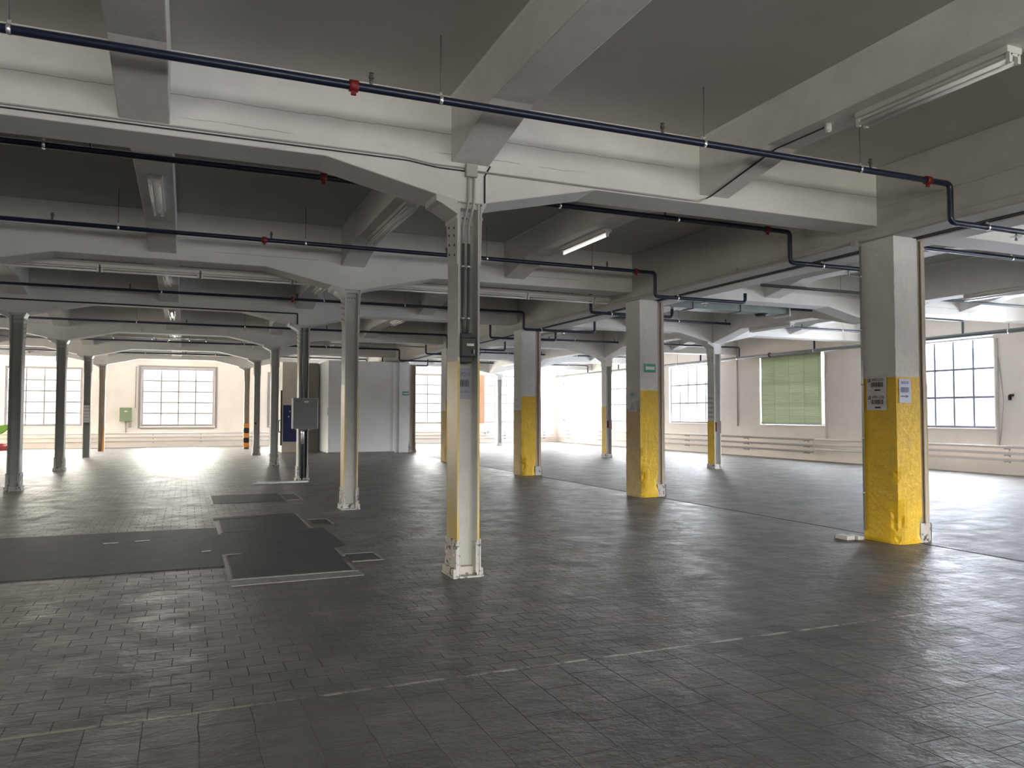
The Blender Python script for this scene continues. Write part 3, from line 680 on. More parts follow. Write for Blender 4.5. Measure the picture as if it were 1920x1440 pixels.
# ------------------------------------------------------------ sprinkler branches
def sprinkler_branch(y, zl, label, x_end='wall', ups=(), cps=(), hangs=(), r=0.033, rise=True, xs=X0):
    root_g = MB()
    XD = 7.90; XU = 9.95; ZD = 3.765
    path = [(xs+0.1, y, zl), (XD, y, zl), (XD, y, ZD), (XU, y, ZD)]
    if rise:
        path += [(XU, y, zl), (19.75, y, zl), (19.75, y, 3.84)]
    else:
        path += [(XU, y, ZD+0.18)]
    root_g.tube(path, r, 0.07, 12)
    o = root_g.build('sprinkler_pipe', 'pipe'); tag(o, label, 'pipe')
    for x in cps:
        g = MB(); g.cyl((x-0.035, y, zl), (x+0.035, y, zl), r+0.014, 14); g.box(x-0.02, x+0.02, y-0.012, y+0.012, zl-r-0.04, zl-r)
        g.build('pipe_coupling', 'red', o, label='red pipe coupling')
    for x in ups:
        g = MB(); g.cyl((x, y, zl+r*0.8), (x, y, zl+r+0.05), 0.014, 8); g.cyl((x, y, zl+r+0.05), (x, y, zl+r+0.07), 0.022, 8); g.cyl((x, y, zl+r+0.07), (x, y, zl+r+0.09), 0.010, 8)
        g.cyl((x, y, zl+r+0.09), (x, y, zl+r+0.095), 0.020, 8)
        g.build('sprinkler_head', 'rod', o)
    for x in hangs:
        zz = zl; top = SLAB
        if 7.9 < x < 9.95: zz = ZD; top = 3.83
        g = MB(); g.cyl((x, y, zz+r), (x, y, top), 0.0045, 6); h = g.build('hanger_rod', 'rod', o)
        g = MB(); g.cyl((x-0.014, y, zz), (x+0.014, y, zz), r+0.006, 14); g.box(x-0.012, x+0.012, y-0.01, y+0.01, zz+r, zz+r+0.03)
        g.build('pipe_clamp', 'clamp', h)
    # pendent head under the dip
    g = MB(); g.cyl((9.0, y, ZD-r), (9.0, y, ZD-r-0.06), 0.013, 8); g.cyl((9.0, y, ZD-r-0.035), (9.0, y, ZD-r-0.03), 0.07, 14); g.cyl((9.0, y, ZD-r-0.06), (9.0, y, ZD-r-0.08), 0.02, 8)
    g.build('pendent_head', 'galv', o)
    return o
SPR = [
 (6.08, 4.20, 'nearest navy sprinkler pipe crossing the whole ceiling, stepping down at the right pillar beam', (-1.9, 1.33, 4.08, 6.7), (1.19, 7.55), (-1.14, 1.91, 4.55, 6.55, 8.5)),
 (8.60, 4.20, 'second sprinkler pipe, half hidden behind the nearest girder', (-0.9, 1.7, 5.8), (1.36, 7.5), (-1.3, 1.9, 4.25, 6.0, 8.5)),
 (12.05, 4.20, 'third sprinkler pipe, passing behind the nearest steel column', (-1.7, 1.15, 3.9, 6.9), (1.05, 7.5), (-0.9, 1.65, 4.6, 6.6, 8.4)),
 (14.50, 4.20, 'fourth sprinkler pipe, just behind the second girder', (-1, 3, 6), (6.9,), (-0.5, 4, 8.4)),
 (18.05, 4.20, 'fifth sprinkler pipe, above the column with the grey cabinet', (-1.1, 2.3, 5.2), (2.2,), (-0.5, 2.9, 4.8, 8.4)),
 (20.40, 4.20, 'sprinkler pipe beyond the grey cabinet column, first of the far bays', (0, 4), (), (0.5, 5)),
 (24.30, 4.20, 'thin distant sprinkler pipe in the third bay', (0, 4), (), (-1.3, 1.6, 5)),
 (26.75, 4.20, 'thin distant sprinkler pipe before the fifth girder', (0, 4), (), (0.4, 5)),
 (30.50, 4.20, 'thin distant sprinkler pipe in front of the white partition room', (-1, 2.5), (), (-0.6, 2, 5)),
 (33.40, 4.20, 'thin distant sprinkler pipe second from the far wall', (0,), (), (-1.4, 0.2)),
 (36.60, 4.20, 'thin distant sprinkler pipe nearest the far windows', (0,), (), (-1.6, 1.2)),
]
for k, (y, z, lab, ups, cps, hangs) in enumerate(SPR):
    ups = tuple(ups) + ((11.6, 14.2, 17.0) if k not in (0, 1, 2, 3) else ()); hangs = tuple(hangs) + ((12.6, 15.9, 18.6) if k not in (0, 2, 3) else ())
    sprinkler_branch(y, z, lab, None, ups, cps, hangs, rise=(k not in (0, 2, 3)))
# the third pipe continues on its own beyond the gap
g = MB(); g.tube([(10.6, 12.35, 4.2), (19.75, 12.35, 4.2), (19.75, 12.35, 3.84)], 0.033, 0.07, 12)
g.cyl((14.9, 12.35, 4.23), (14.9, 12.35, 4.32), 0.016, 8)
o = tag(g.build('sprinkler_pipe', 'pipe_grey'), 'thin pipe crossing the right aisle and dropping to the wall main above the clear window', 'pipe')
g = MB(); g.cyl((12.7, 12.35, 4.23), (12.7, 12.35, SLAB), 0.0045, 6); g.cyl((16.6, 12.35, 4.23), (16.6, 12.35, SLAB), 0.0045, 6)
g.build('hanger_rod', 'rod', o)
g = MB(); g.tube([(13.15, 14.9, 4.2), (19.75, 14.9, 4.2), (19.75, 14.9, 3.84)], 0.033, 0.07, 12); g.cyl((15.2, 14.9, 4.23), (15.2, 14.9, 4.32), 0.016, 8)
o = tag(g.build('sprinkler_pipe', 'pipe_grey'), 'thin grey pipe starting behind the end of the air duct in the right aisle', 'pipe')
# main along the right wall
g = MB(); g.tube([(19.75, -6, 3.80), (19.75, 40.4, 3.78)], 0.06, 0, 14)
o = tag(g.build('water_main', 'pipe_grey'), 'thick dark grey water main running along the top of the right wall windows', 'pipe')
for y in (10.4, 13.6, 16.6, 20.4, 24.4, 28.4, 32.5, 36.5, 39.8):
    g = MB(); g.cyl((19.75, y-0.015, 3.79), (19.75, y+0.015, 3.79), 0.068, 14); g.build('pipe_clamp', 'clamp', o)
    g = MB(); g.cyl((19.75, y, 3.85), (19.75, y, SLAB), 0.006, 6); g.build('hanger_rod', 'rod', o)
for y in (22.6, 31.2): g = MB(); g.cyl((19.75, y-0.04, 3.79), (19.75, y+0.04, 3.79), 0.08, 14); g.build('pipe_coupling', 'red', o, label='red pipe coupling')

# ------------------------------------------------------------ heating pipes along the walls
def wall_pipes(axis, a, lo, hi, zs, label, br):
    for i, z in enumerate(zs):
        g = MB()
        if axis == 'x': g.tube([(a, lo, z), (a, hi, z)], 0.038, 0, 12)
        else: g.tube([(lo, a, z), (hi, a, z)], 0.038, 0, 12)
        o = tag(g.build('heating_pipe', 'heatpipe'), label % ('top', 'middle', 'lowest')[i], 'pipe')
        for q in br:
            g = MB()
            if axis == 'x': g.box(a-0.05, X1, q-0.012, q+0.012, z-0.07, z-0.04); g.box(X1-0.02, X1, q-0.02, q+0.02, z-0.1, z+0.02)
            else: g.box(q-0.012, q+0.012, a-0.05, Y1, z-0.07, z-0.04); g.box(q-0.02, q+0.02, Y1-0.02, Y1, z-0.1, z+0.02)
            g.build('pipe_bracket', 'conduit', o)
wall_pipes('x', X1-0.18, -6, 20.9, (0.75, 0.58, 0.41), '%s heating pipe along the right wall, below the clear window', (-2, 2, 6, 10, 14.1, 18.4))
wall_pipes('x', X1-0.18, 21.0, 41.0, (0.74, 0.53, 0.32), '%s heating pipe along the right wall, below the green blind and beyond', (21.4, 24.6, 28.5, 32.3, 36.2, 40))
wall_pipes('y', Y1-0.18, -15, 8.0, (0.67, 0.49, 0.31), '%s heating pipe along the far left wall under the gridded window', (-8, -4.2, -1.4, 0.75, 3.2))
wall_pipes('y', Y1-0.18, 9.5, 20.0, (0.62, 0.45, 0.28), '%s heating pipe along the far wall under the brightest windows', (10, 13.5, 17, 19.5))

# ------------------------------------------------------------ lamps
def batten(loc, along, ln, label, twin=True, w=0.16, group=None, lit=False):
    """fluorescent batten: body, end sockets, tubes; hangs from loc (its top)"""
    t = thing('fluorescent_lamp', label, 'lamp', loc, group)
    def bx(g, l0, l1, w0, w1, z0, z1):
        if along == 'y': g.box(w0, w1, l0, l1, z0, z1)
        else: g.box(l0, l1, w0, w1, z0, z1)
    h = ln/2
    g = MB(); bx(g, -h, h, -w/2, w/2, -0.05, 0)
    bx(g, -h, h, -w/2+0.03, w/2-0.03, -0.075, -0.05); g.build('lamp_body', 'lamp_body', t, bevel=0.006)
    offs = (-0.045, 0.045) if twin else (0.0,)
    for q in (-1, 1):
        for f in offs:
            g = MB(); bx(g, q*h-0.03 if q > 0 else q*h, q*h if q > 0 else q*h+0.03, f-0.016, f+0.016, -0.125, -0.05); g.build('lamp_socket', 'lamp_body', t)
    for f in offs:
        g = MB()
        if along == 'y': g.cyl((f, -h+0.03, -0.105), (f, h-0.03, -0.105), 0.017, 12)
        else: g.cyl((-h+0.03, f, -0.105), (h-0.03, f, -0.105), 0.017, 12)
        g.build('tube', 'tube_lit' if lit else 'tube', t)
    return t
JZ = 4.32
batten((5.60, 4.47, JZ), 'y', 1.42, 'large twin-tube lamp under the joist at the upper right of the picture')
batten((5.64, 10.55, JZ), 'y', 1.45, 'lamp with bright tube under the joist right of the nearest steel column', twin=False, w=0.14, lit=True)
batten((2.62, 10.7, JZ), 'y', 2.3, 'long lamp under the joist left of the top of the nearest steel column')
batten((-0.36, 10.4, JZ), 'y', 1.5, 'twin-tube lamp under the left joist, nearest of those facing the camera')
batten((-0.36, 16.7, JZ), 'y', 1.3, 'second twin-tube lamp along the left joist, partly behind the hanging strip')
batten((-0.36, 22.7, JZ), 'y', 1.4, 'small distant twin-tube lamp along the left joist')
batten((-0.36, 28.7, JZ), 'y', 1.4, 'smallest most distant lamp along the left joist')
batten((2.62, 16.5, JZ), 'y', 1.6, 'lamp under the middle joist in front of the cabinet column')
batten((5.60, 21.6, JZ), 'y', 1.6, 'small lamp under the right joist seen between the second and nearest steel columns')
batten((XQ, 9.9, 4.02), 'y', 2.0, 'lamp under the deep beam at the right edge, right of the nearest pillar')
batten((XQ, 16.6, 4.02), 'y', 1.6, 'lamp under the deep beam of the right aisle, right of the metal duct')
# emergency lamp box at the near joist
g = MB(); g.cyl((5.50, 5.47, 4.245), (5.50, 5.47, 4.32), 0.032, 14); g.cyl((5.50, 5.47, 4.245), (5.50, 5.47, 4.235), 0.022, 14)
tag(g.build('junction_box', 'lamp_body'), 'small round white junction box under the joist, below the large lamp', 'junction box')
# hanging continuous strips of single-tube lamps across the bay
strip = None
for k in range(8):
    x = -2.05 + k*1.50
    lab = ['leftmost', 'second', 'third', 'fourth', 'fifth', 'sixth', 'seventh', 'rightmost'][k] + ' lamp from the left in the hanging strip behind the second girder'
    if strip is None:
        strip = batten((x, 14.0, 4.0), 'x', 1.47, lab, False, 0.09, 'strip lamps hanging behind the second girder')
    else:
        dup(strip, (x, 14.0, 4.0), lab)
g = MB(); g.box(-2.9, 9.2, 13.96, 14.04, 4.0, 4.045)
o = tag(g.build('lamp_rail', 'conduit'), 'long rail carrying the hanging strip lamps behind the second girder', 'rail')
for x in (-1.55, 1.35, 3.4, 5.2, 7.2):
    g = MB(); g.cyl((x, 14.0, 4.04), (x, 14.0, SLAB), 0.012, 8); g.build('hanger_rod', 'rod', o)
g = MB(); g.box(-3.1, 8.0, 27.12, 27.2, 4.02, 4.06)
o = tag(g.build('lamp_rail', 'conduit'), 'distant bare lamp rail with bright hooks, before the fifth girder', 'rail')
for x in (-2.1, -1.0, -0.5, 0.1, 0.6, 1.7, 2.8, 5, 6):
    g = MB(); g.cyl((x, 27.16, 3.96), (x, 27.16, 4.02), 0.018, 8); g.build('lamp_hook', 'clamp', o)
    g = MB(); g.cyl((x, 27.16, 4.06), (x, 27.16, SLAB), 0.006, 6); g.build('hanger_rod', 'rod', o)

# ------------------------------------------------------------ duct
d = thing('air_duct', 'rectangular galvanised air duct hanging in the right aisle behind the second pillar', 'duct', (0, 0, 0))
g = MB(); g.box(9.05, 12.95, 14.2, 14.62, 3.95, 4.19)
for x in (10.3, 11.6): g.box(x-0.012, x+0.012, 14.18, 14.64, 3.93, 4.21)
g.build('duct_body', 'duct', d, bevel=0.004)
g = MB(); g.box(12.95, 12.99, 14.14, 14.68, 3.90, 4.25); g.cyl((12.97, 14.3, 4.25), (12.97, 14.3, SLAB), 0.012); g.build('end_flange', 'galv', d)
g = MB(); g.cyl((12.35, 14.4, 3.95), (12.35, 14.4, 3.89), 0.16, 20, 0.12); g.build('vent', 'black', d, label='round black vent')
for x in (9.6, 11.0, 12.2):
    g = MB(); g.cyl((x, 14.41, 4.19), (x, 14.41, SLAB), 0.006, 6); g.build('hanger_rod', 'rod', d)

# ------------------------------------------------------------ conduits and boxes at the nearest column
yf = ROWS[0]-0.19
g = MB()
g.tube([(-15, yf-0.012, 4.085), (1.9, yf-0.012, 4.085), (2.2, yf-0.012, 4.05), (2.54, yf-0.012, 4.05)], 0.009, 0.05, 8)
tag(g.build('conduit', 'conduit'), 'upper thin painted conduit along the left half of the nearest girder', 'conduit')
g = MB(); g.tube([(-15, yf-0.010, 4.055), (1.95, yf-0.010, 4.055), (2.25, yf-0.010, 4.022), (2.54, yf-0.010, 4.022)], 0.007, 0.05, 8)
tag(g.build('conduit', 'cable'), 'lower thin dark conduit along the left half of the nearest girder', 'conduit')
g = MB(); g.box(2.53, 2.65, yf-0.06, yf, 3.96, 4.09)
tag(g.build('junction_box', 'conduit', bevel=0.008), 'square beige junction box on the nearest girder above the steel column', 'junction box')
g = MB(); g.tube([(2.65, yf-0.014, 4.03), (5.33, yf-0.014, 4.02), (5.43, yf-0.014, 4.06)], 0.011, 0.03, 8)
tag(g.build('conduit', 'conduit'), 'conduit along the nearest girder right of the junction box, ending at the joist', 'conduit')
g = MB(); g.tube([(5.43, yf-0.014, 4.06), (5.50, yf-0.02, 4.095), (5.50, yf-1.08, 4.305), (5.50, 5.50, 4.30)], 0.008, 0.03, 8)
tag(g.build('conduit', 'cable'), 'black cable under the joist leading up to the round junction box', 'cable')
g = MB(); g.box(2.735, 2.75, yf-0.012, yf, 3.72, 4.0); g.tube([(2.745, yf-0.008, 4.0), (2.80, yf-0.008, 4.10)], 0.008)
tag(g.build('conduit', 'black'), 'short black cable strip down the girder beside the nearest column head', 'cable')
for k, (dx, lab) in enumerate(((0.0, 'left of the twin grey conduits running down the nearest steel column to the switch box'), (0.058, 'right of the twin grey conduits running down the nearest steel column to the switch box'))):
    g = MB(); yw = ROWS[0]-0.12
    g.tube([(2.565+dx, yf-0.02, 3.97), (2.565+dx, yf-0.02, 3.70), (2.543+dx, yw, 3.50), (2.543+dx, yw, 3.30)], 0.014, 0.06, 10, 0)
    g.tube([(2.543+dx, yw, 3.31), (2.543+dx, yw, 2.55), (2.553+dx*0.6, yw, 2.40)], 0.016, 0.05, 10, 1)
    o = tag(g.build('conduit', ['conduit', 'pipe_grey']), lab, 'conduit')
    for z in (3.08, 2.56):
        g = MB(); g.cyl((2.543+dx, yw, z-0.01), (2.543+dx, yw, z+0.01), 0.021, 10); g.box(2.52+dx, 2.566+dx, yw+0.012, yw+0.108, z-0.012, z+0.012); g.build('conduit_clip', 'clamp', o)
sb = thing('switch_box', 'dark grey switch box mounted on the front of the nearest steel column', 'switch box', (2.565, ROWS[0]-0.10, 2.26))
g = MB(); g.box(-0.062, 0.062, -0.06, 0.085, -0.15, 0.15); g.build('back_box', 'box_dark', sb, bevel=0.012)
g = MB(); g.box(-0.07, 0.08, -0.12, -0.06, -0.09, 0.10); g.box(0.08, 0.10, -0.09, -0.02, -0.07, 0.07); g.build('cover', 'box_dark', sb, bevel=0.014)
g = MB(); g.box(-0.015, 0.06, -0.123, -0.12, 0.015, 0.04); g.build('name_plate', 'sign_white', sb)
g = MB(); g.box(0.052, 0.064, -0.124, -0.12, -0.06, -0.02); g.build('indicator', 'sign_white', sb)
g = MB(); g.box(0.035, 0.05, -0.14, -0.12, -0.06, -0.02); g.build('lever', 'black', sb)

# paper label on the nearest steel column: WE210, barcode, arrow
def barcode(name, parent, m, o, R, U, N, w, h, seed, d=0.0012):
    rnd = random.Random(seed); g = MB(); O, R, U, N = Vector(o), Vector(R), Vector(U), Vector(N); x = 0
    while x < w-0.004:
        b = rnd.choice((0.0035, 0.006, 0.009)); b = min(b*w/0.16, w-x)
        q = [O+R*x, O+R*(x+b), O+R*(x+b)+U*h, O+R*x+U*h]
        vs = [g.bm.verts.new(p+N*d) for p in q]; g.bm.faces.new(vs)
        x += b + rnd.choice((0.004, 0.006))*w/0.16
    return g.build(name, m, parent)
def sheet(name, label, m, o, R, U, N, w, h, th=0.002, cat='sign', group=None):
    t = thing(name, label, cat, (0, 0, 0), group); O, R, U, N = Vector(o), Vector(R), Vector(U), Vector(N); g = MB()
    a = [g.bm.verts.new(O+R*p+U*q) for p, q in ((0, 0), (w, 0), (w, h), (0, h))]
    b = [g.bm.verts.new(v.co+N*th) for v in a]
    g.bm.faces.new(a[::-1]); g.bm.faces.new(b)
    for i in range(4): g.bm.faces.new((a[i], a[(i+1) % 4], b[(i+1) % 4], b[i]))
    g.build('sheet', m, t); return t
yA = ROWS[0]-0.040
sh = sheet('paper_label', 'lilac paper label reading WE210 with barcode and arrow on the nearest steel column', 'paper_lilac', (2.500, yA, 1.755), (1, 0, 0), (0, 0, 1), (0, -1, 0), 0.165, 0.31)
g = MB(); g.box(2.505, 2.66, yA, ROWS[0]-0.012, 1.77, 2.05); g.build('backing_board', 'steel', sh)
lettering('lettering', 'WE210', 0.058, sh, 'ink_blue', (2.508, yA-0.0022, 1.985), (0.82, 0, 0), (0, 0, 1), (0, -1, 0))
barcode('barcode', sh, 'ink', (2.508, yA-0.0022, 1.88), (1, 0, 0), (0, 0, 1), (0, -1, 0), 0.135, 0.068, 4)
g = MB(); g.prism([(2.508, 1.822), (2.60, 1.822), (2.60, 1.812), (2.645, 1.829), (2.60, 1.846), (2.60, 1.836), (2.508, 1.836)], 'y', yA-0.0034, yA-0.0024); g.build('arrow', 'ink_blue', sh)
g = MB(); g.prism([(2.518, 1.8255), (2.606, 1.8255), (2.606, 1.820), (2.628, 1.829), (2.606, 1.838), (2.606, 1.8325), (2.518, 1.8325)], 'y', yA-0.0042, yA-0.0034); g.build('arrow_fill', 'paper_lilac', sh)

# labels on the nearest pillar
xl = XP-0.014
s1 = sheet('paper_label', 'white double barcode label on the dark left side of the nearest pillar', 'paper', (xl, PY0+0.44, 1.66), (0, -1, 0), (0, 0, 1), (-1, 0, 0), 0.31, 0.44)
for k, (z, tx) in enumerate(((2.03, 'W03-C1/5'), (1.81, 'W03-C1/6'))):
    lettering('lettering', tx, 0.05, s1, 'ink', (xl-0.003, PY0+0.355, z), (0, -0.85, 0), (0, 0, 1), (-1, 0, 0))
    barcode('barcode', s1, 'ink', (xl-0.003, PY0+0.365, z-0.075), (0, -1, 0), (0, 0, 1), (-1, 0, 0), 0.19, 0.06, 11+k)
    g = MB(); g.box(xl-0.0042, xl-0.002, PY0+0.22, PY0+0.31, z-0.125, z-0.105); g.build('dash', 'ink', s1)
    g = MB(); 
    for q in (0, 0.022): g.prism([(PY0+0.42, z+0.02-q), (PY0+0.385, z+0.028-q), (PY0+0.385, z+0.040-q), (PY0+0.372, z+0.022-q), (PY0+0.385, z+0.008-q), (PY0+0.385, z+0.018-q), (PY0+0.42, z+0.010-q)], 'x', xl-0.004, xl-0.002)
    g.build('arrow', 'ink', s1)
yl = PY0-0.014
s2 = sheet('paper_label', 'bluish barcode label in a plastic sleeve on the bright front of the nearest pillar', 'paper_blue', (XP+0.035, yl, 1.75), (1, 0, 0), (0, 0, 1), (0, -1, 0), 0.20, 0.30)
lettering('lettering', 'W0210', 0.05, s2, 'ink_blue', (XP+0.065, yl-0.003, 1.985), (0.85, 0, 0), (0, 0, 1), (0, -1, 0))
barcode('barcode', s2, 'ink_blue', (XP+0.06, yl-0.003, 1.88), (1, 0, 0), (0, 0, 1), (0, -1, 0), 0.145, 0.065, 21)
g = MB(); g.prism([(XP+0.06, 1.825), (XP+0.15, 1.825), (XP+0.15, 1.812), (XP+0.20, 1.832), (XP+0.15, 1.852), (XP+0.15, 1.84), (XP+0.06, 1.84)], 'y', yl-0.0045, yl-0.003); g.build('arrow', 'ink_blue', s2)
# labels on the second pillar
x2 = XP-0.014; y2 = 12.92
s3 = sheet('paper_label', 'pair of worn white papers on the left side of the second pillar, upper sheet', 'paper', (x2, y2+0.42, 1.90), (0, -1, 0), (0, 0, 1), (-1, 0, 0), 0.33, 0.20)
barcode('barcode', s3, 'sign_green', (x2-0.003, y2+0.33, 1.95), (0, -1, 0), (0, 0, 1), (-1, 0, 0), 0.16, 0.08, 5)
s4 = sheet('paper_label', 'grey triangular-marked paper on the left side of the second pillar, lower sheet', 'paper', (x2, y2+0.42, 1.66), (0, -1, 0), (0, 0, 1), (-1, 0, 0), 0.32, 0.22)
g = MB(); g.prism([(y2+0.38, 1.68), (y2+0.15, 1.68), (y2+0.265, 1.85)], 'x', x2-0.0045, x2-0.003); g.build('triangle', 'paper_lilac', s4)
g = MB(); g.prism([(y2+0.12, 1.88), (y2+0.0, 1.88), (y2+0.06, 1.72)], 'x', x2-0.03, x2-0.012); tag(g.build('warning_triangle', 'steel_tan'), 'brown downward triangle on the corner of the second pillar', 'sign')
s5 = sheet('paper_label', 'small grey paper on the left side of the third pillar', 'paper', (x2, 18.68+0.45, 1.72), (0, -1, 0), (0, 0, 1), (-1, 0, 0), 0.36, 0.38)
barcode('barcode', s5, 'conduit', (x2-0.003, 18.68+0.36, 1.78), (0, -1, 0), (0, 0, 1), (-1, 0, 0), 0.2, 0.07, 6); barcode('barcode', s5, 'conduit', (x2-0.003, 18.68+0.36, 1.95), (0, -1, 0), (0, 0, 1), (-1, 0, 0), 0.2, 0.07, 8)
s6 = sheet('paper_label', 'row of small printed papers on the third steel column from the left edge', 'paper', (XL-0.10, ROWS[4]-HDp-0.004, 1.30), (1, 0, 0), (0, 0, 1), (0, -1, 0), 0.20, 0.62)
for k in range(5): g = MB(); g.box(XL-0.095, XL+0.095, ROWS[4]-HDp-0.0085, ROWS[4]-HDp-0.0065, 1.34+k*0.115, 1.39+k*0.115); g.build('text_line', 'conduit', s6)
s7 = sheet('paper_label', 'stack of printed papers on the yellow face of the slim column by the green blind', 'paper', (XQ-HW-0.006, ROWS[2]+0.15, 1.45), (0, -1, 0), (0, 0, 1), (-1, 0, 0), 0.3, 0.75)
for k in range(5): g = MB(); g.box(XQ-HW-0.0105, XQ-HW-0.0085, ROWS[2]-0.13, ROWS[2]+0.13, 1.50+k*0.14, 1.56+k*0.14); g.build('text_line', 'conduit', s7)
# green escape signs
def green_sign(o, w, h, label, N=(0, -1, 0)):
    t = sheet('escape_sign', label, 'sign_green', o, (1, 0, 0), (0, 0, 1), N, w, h, 0.006)
    y = o[1]-0.0075
    g = MB(); x0, z0 = o[0], o[2]; c = z0+h/2
    g.prism([(x0+w*0.12, c), (x0+w*0.22, z0+h*0.2), (x0+w*0.22, z0+h*0.32), (x0+w*0.90, z0+h*0.32), (x0+w*0.90, z0+h*0.68), (x0+w*0.22, z0+h*0.68), (x0+w*0.22, z0+h*0.8)], 'y', y-0.001, y)
    g.build('arrow', 'sign_white', t); return t
green_sign((8.20, 12.92-0.005, 2.42), 0.27, 0.17, 'green escape sign with white left arrow on the second pillar')
green_sign((8.42, 31.945, 2.40), 0.27, 0.16, 'small green escape sign on the white partition room')

# vertical conduit on the nearest pillar and the line along the beam
g = MB(); g.tube([(XP-0.03, PY0+PD-0.03, 0.12), (XP-0.03, PY0+PD-0.03, 3.80)], 0.014, 0, 10); o = tag(g.build('conduit', 'galv'), 'vertical silver conduit along the left rear edge of the nearest pillar', 'conduit')
for z in (0.6, 1.3, 2.0, 2.7, 3.4): g = MB(); g.cyl((XP-0.03, PY0+PD-0.03, z-0.012), (XP-0.03, PY0+PD-0.03, z+0.012), 0.021, 10); g.build('conduit_clip', 'clamp', o)
g = MB(); g.tube([(XP-0.09, 7.6, 3.86), (XP-0.09, 13.5, 3.88), (XP-0.09, 19.0, 3.88), (XP-0.09, 26.0, 3.88)], 0.012, 0, 8); g.box(XP-0.12, XP-0.07, 7.53, 7.60, 3.80, 3.88); g.box(XP-0.12, XP-0.08, 9.9, 10.0, 3.85, 3.92)
tag(g.build('conduit', 'conduit'), 'conduit running along the lower edge of the beam over the pillars', 'conduit')
g = MB(); g.box(XP-0.30, XP-0.17, PY0+0.52, PY0+0.72, 0.0, 0.05); g.box(XP-0.16, XP-0.06, PY0+0.48, PY0+0.66, 0.0, 0.045)
tag(g.build('white_block', 'paper', bevel=0.004), 'small white block lying on the floor left of the nearest pillar', 'block')

# ------------------------------------------------------------ cabinet on the third column of the middle row
yc = ROWS[2]-HDp
cb = thing('electrical_cabinet', 'large grey electrical cabinet mounted on a steel column', 'cabinet', (XA+0.02, yc, 1.26))
g = MB(); g.box(-0.30, 0.28, -0.30, -0.02, 0.0, 0.72); g.build('cabinet_body', 'paper', cb, bevel=0.006)
g = MB(); g.box(-0.27, 0.25, -0.318, -0.30, 0.01, 0.71); g.build('cabinet_door', 'box_grey', cb, bevel=0.004)
g = MB(); g.box(-0.05, 0.05, -0.324, -0.318, 0.61, 0.65); g.build('name_plate', 'sign_white', cb)
g = MB()
for k in range(7): g.cyl((-0.22+k*0.075, -0.2, -0.03), (-0.22+k*0.075, -0.2, 0.0), 0.016, 8)
g.build('cable_gland', 'clamp', cb)
for k, (dx, r, mm_) in enumerate(((-0.06, 0.018, 'galv'), (-0.015, 0.02, 'box_dark'), (0.035, 0.02, 'galv'), (0.075, 0.018, 'box_dark'))):
    g = MB(); g.tube([(XA+dx, yc+0.09, 0.03), (XA+dx, yc+0.09, 1.24), (XA+dx, yc-0.1, 1.27)] if k != 1 else [(XA+dx, yc+0.07, 0.03), (XA+dx, yc+0.05, 0.75), (XA+dx, yc-0.08, 1.26)], r, 0.03, 8)
    tag(g.build('conduit', mm_), ['leftmost silver conduit', 'bent dark cable', 'middle silver conduit', 'rightmost dark conduit'][k] + ' rising from the floor to the grey cabinet', 'conduit')
for dx in (-0.03, 0.06):
    g = MB(); g.tube([(XA+dx, yc+0.09, 1.98), (XA+dx, yc+0.09, 3.7)], 0.015, 0, 8)
    tag(g.build('conduit', 'galv'), '%s conduit rising from the grey cabinet to the ceiling' % ('left' if dx < 0 else 'right'), 'conduit')
g = MB(); g.tube([(XA-0.03, yc-0.09, 0.9), (XA-0.03, yc-0.11, 1.1), (XA-0.04, yc-0.12, 1.27)], 0.035, 0.05, 10)
tag(g.build('spiral_hose', 'clamp'), 'silver corrugated cable hose below the grey cabinet', 'hose')
g = MB(); g.box(1.55, XA+0.1, yc-0.16, yc-0.04, 0.0, 0.045); g.box(1.45, 2.0, yc-0.20, yc-0.17, 0.0, 0.03)
tag(g.build('cable_tray', 'galv', bevel=0.004), 'flat metal cable cover lying on the floor from the cabinet column leftwards', 'cable tray')
# thin conduit on the third girder and box at its column
g = MB(); g.tube([(-15, ROWS[2]-0.21, 4.02), (2.42, ROWS[2]-0.21, 3.98), (2.42, ROWS[2]-0.21, 3.72)], 0.016, 0.02, 8)
tag(g.build('conduit', 'black'), 'dark conduit along the girder above the grey cabinet', 'conduit')

# ------------------------------------------------------------ small fittings on the far and right walls
gb = thing('wall_box', 'green metal box on the far wall left of the gridded window', 'wall box', (-2.60, Y1, 1.58))
g = MB(); g.box(-0.27, 0.27, -0.22, 0, -0.33, 0.33); g.build('box_body', 'box_green', gb, bevel=0.01)
g = MB(); g.box(-0.06, 0.06, -0.225, -0.22, 0.12, 0.18); g.build('name_plate', 'sign_white', gb)
g = MB(); g.box(0.12, 0.24, -0.15, 0, -0.62, -0.42); g.tube([(0.0, -0.1, -0.33), (0.0, -0.05, -0.95)], 0.03); g.build('socket', 'conduit', gb)
g = MB(); g.tube([(-2.2, Y1-0.03, 1.9), (-2.2, Y1-0.03, 3.9)], 0.02); tag(g.build('conduit', 'conduit'), 'conduit rising on the far wall above the green box', 'conduit')
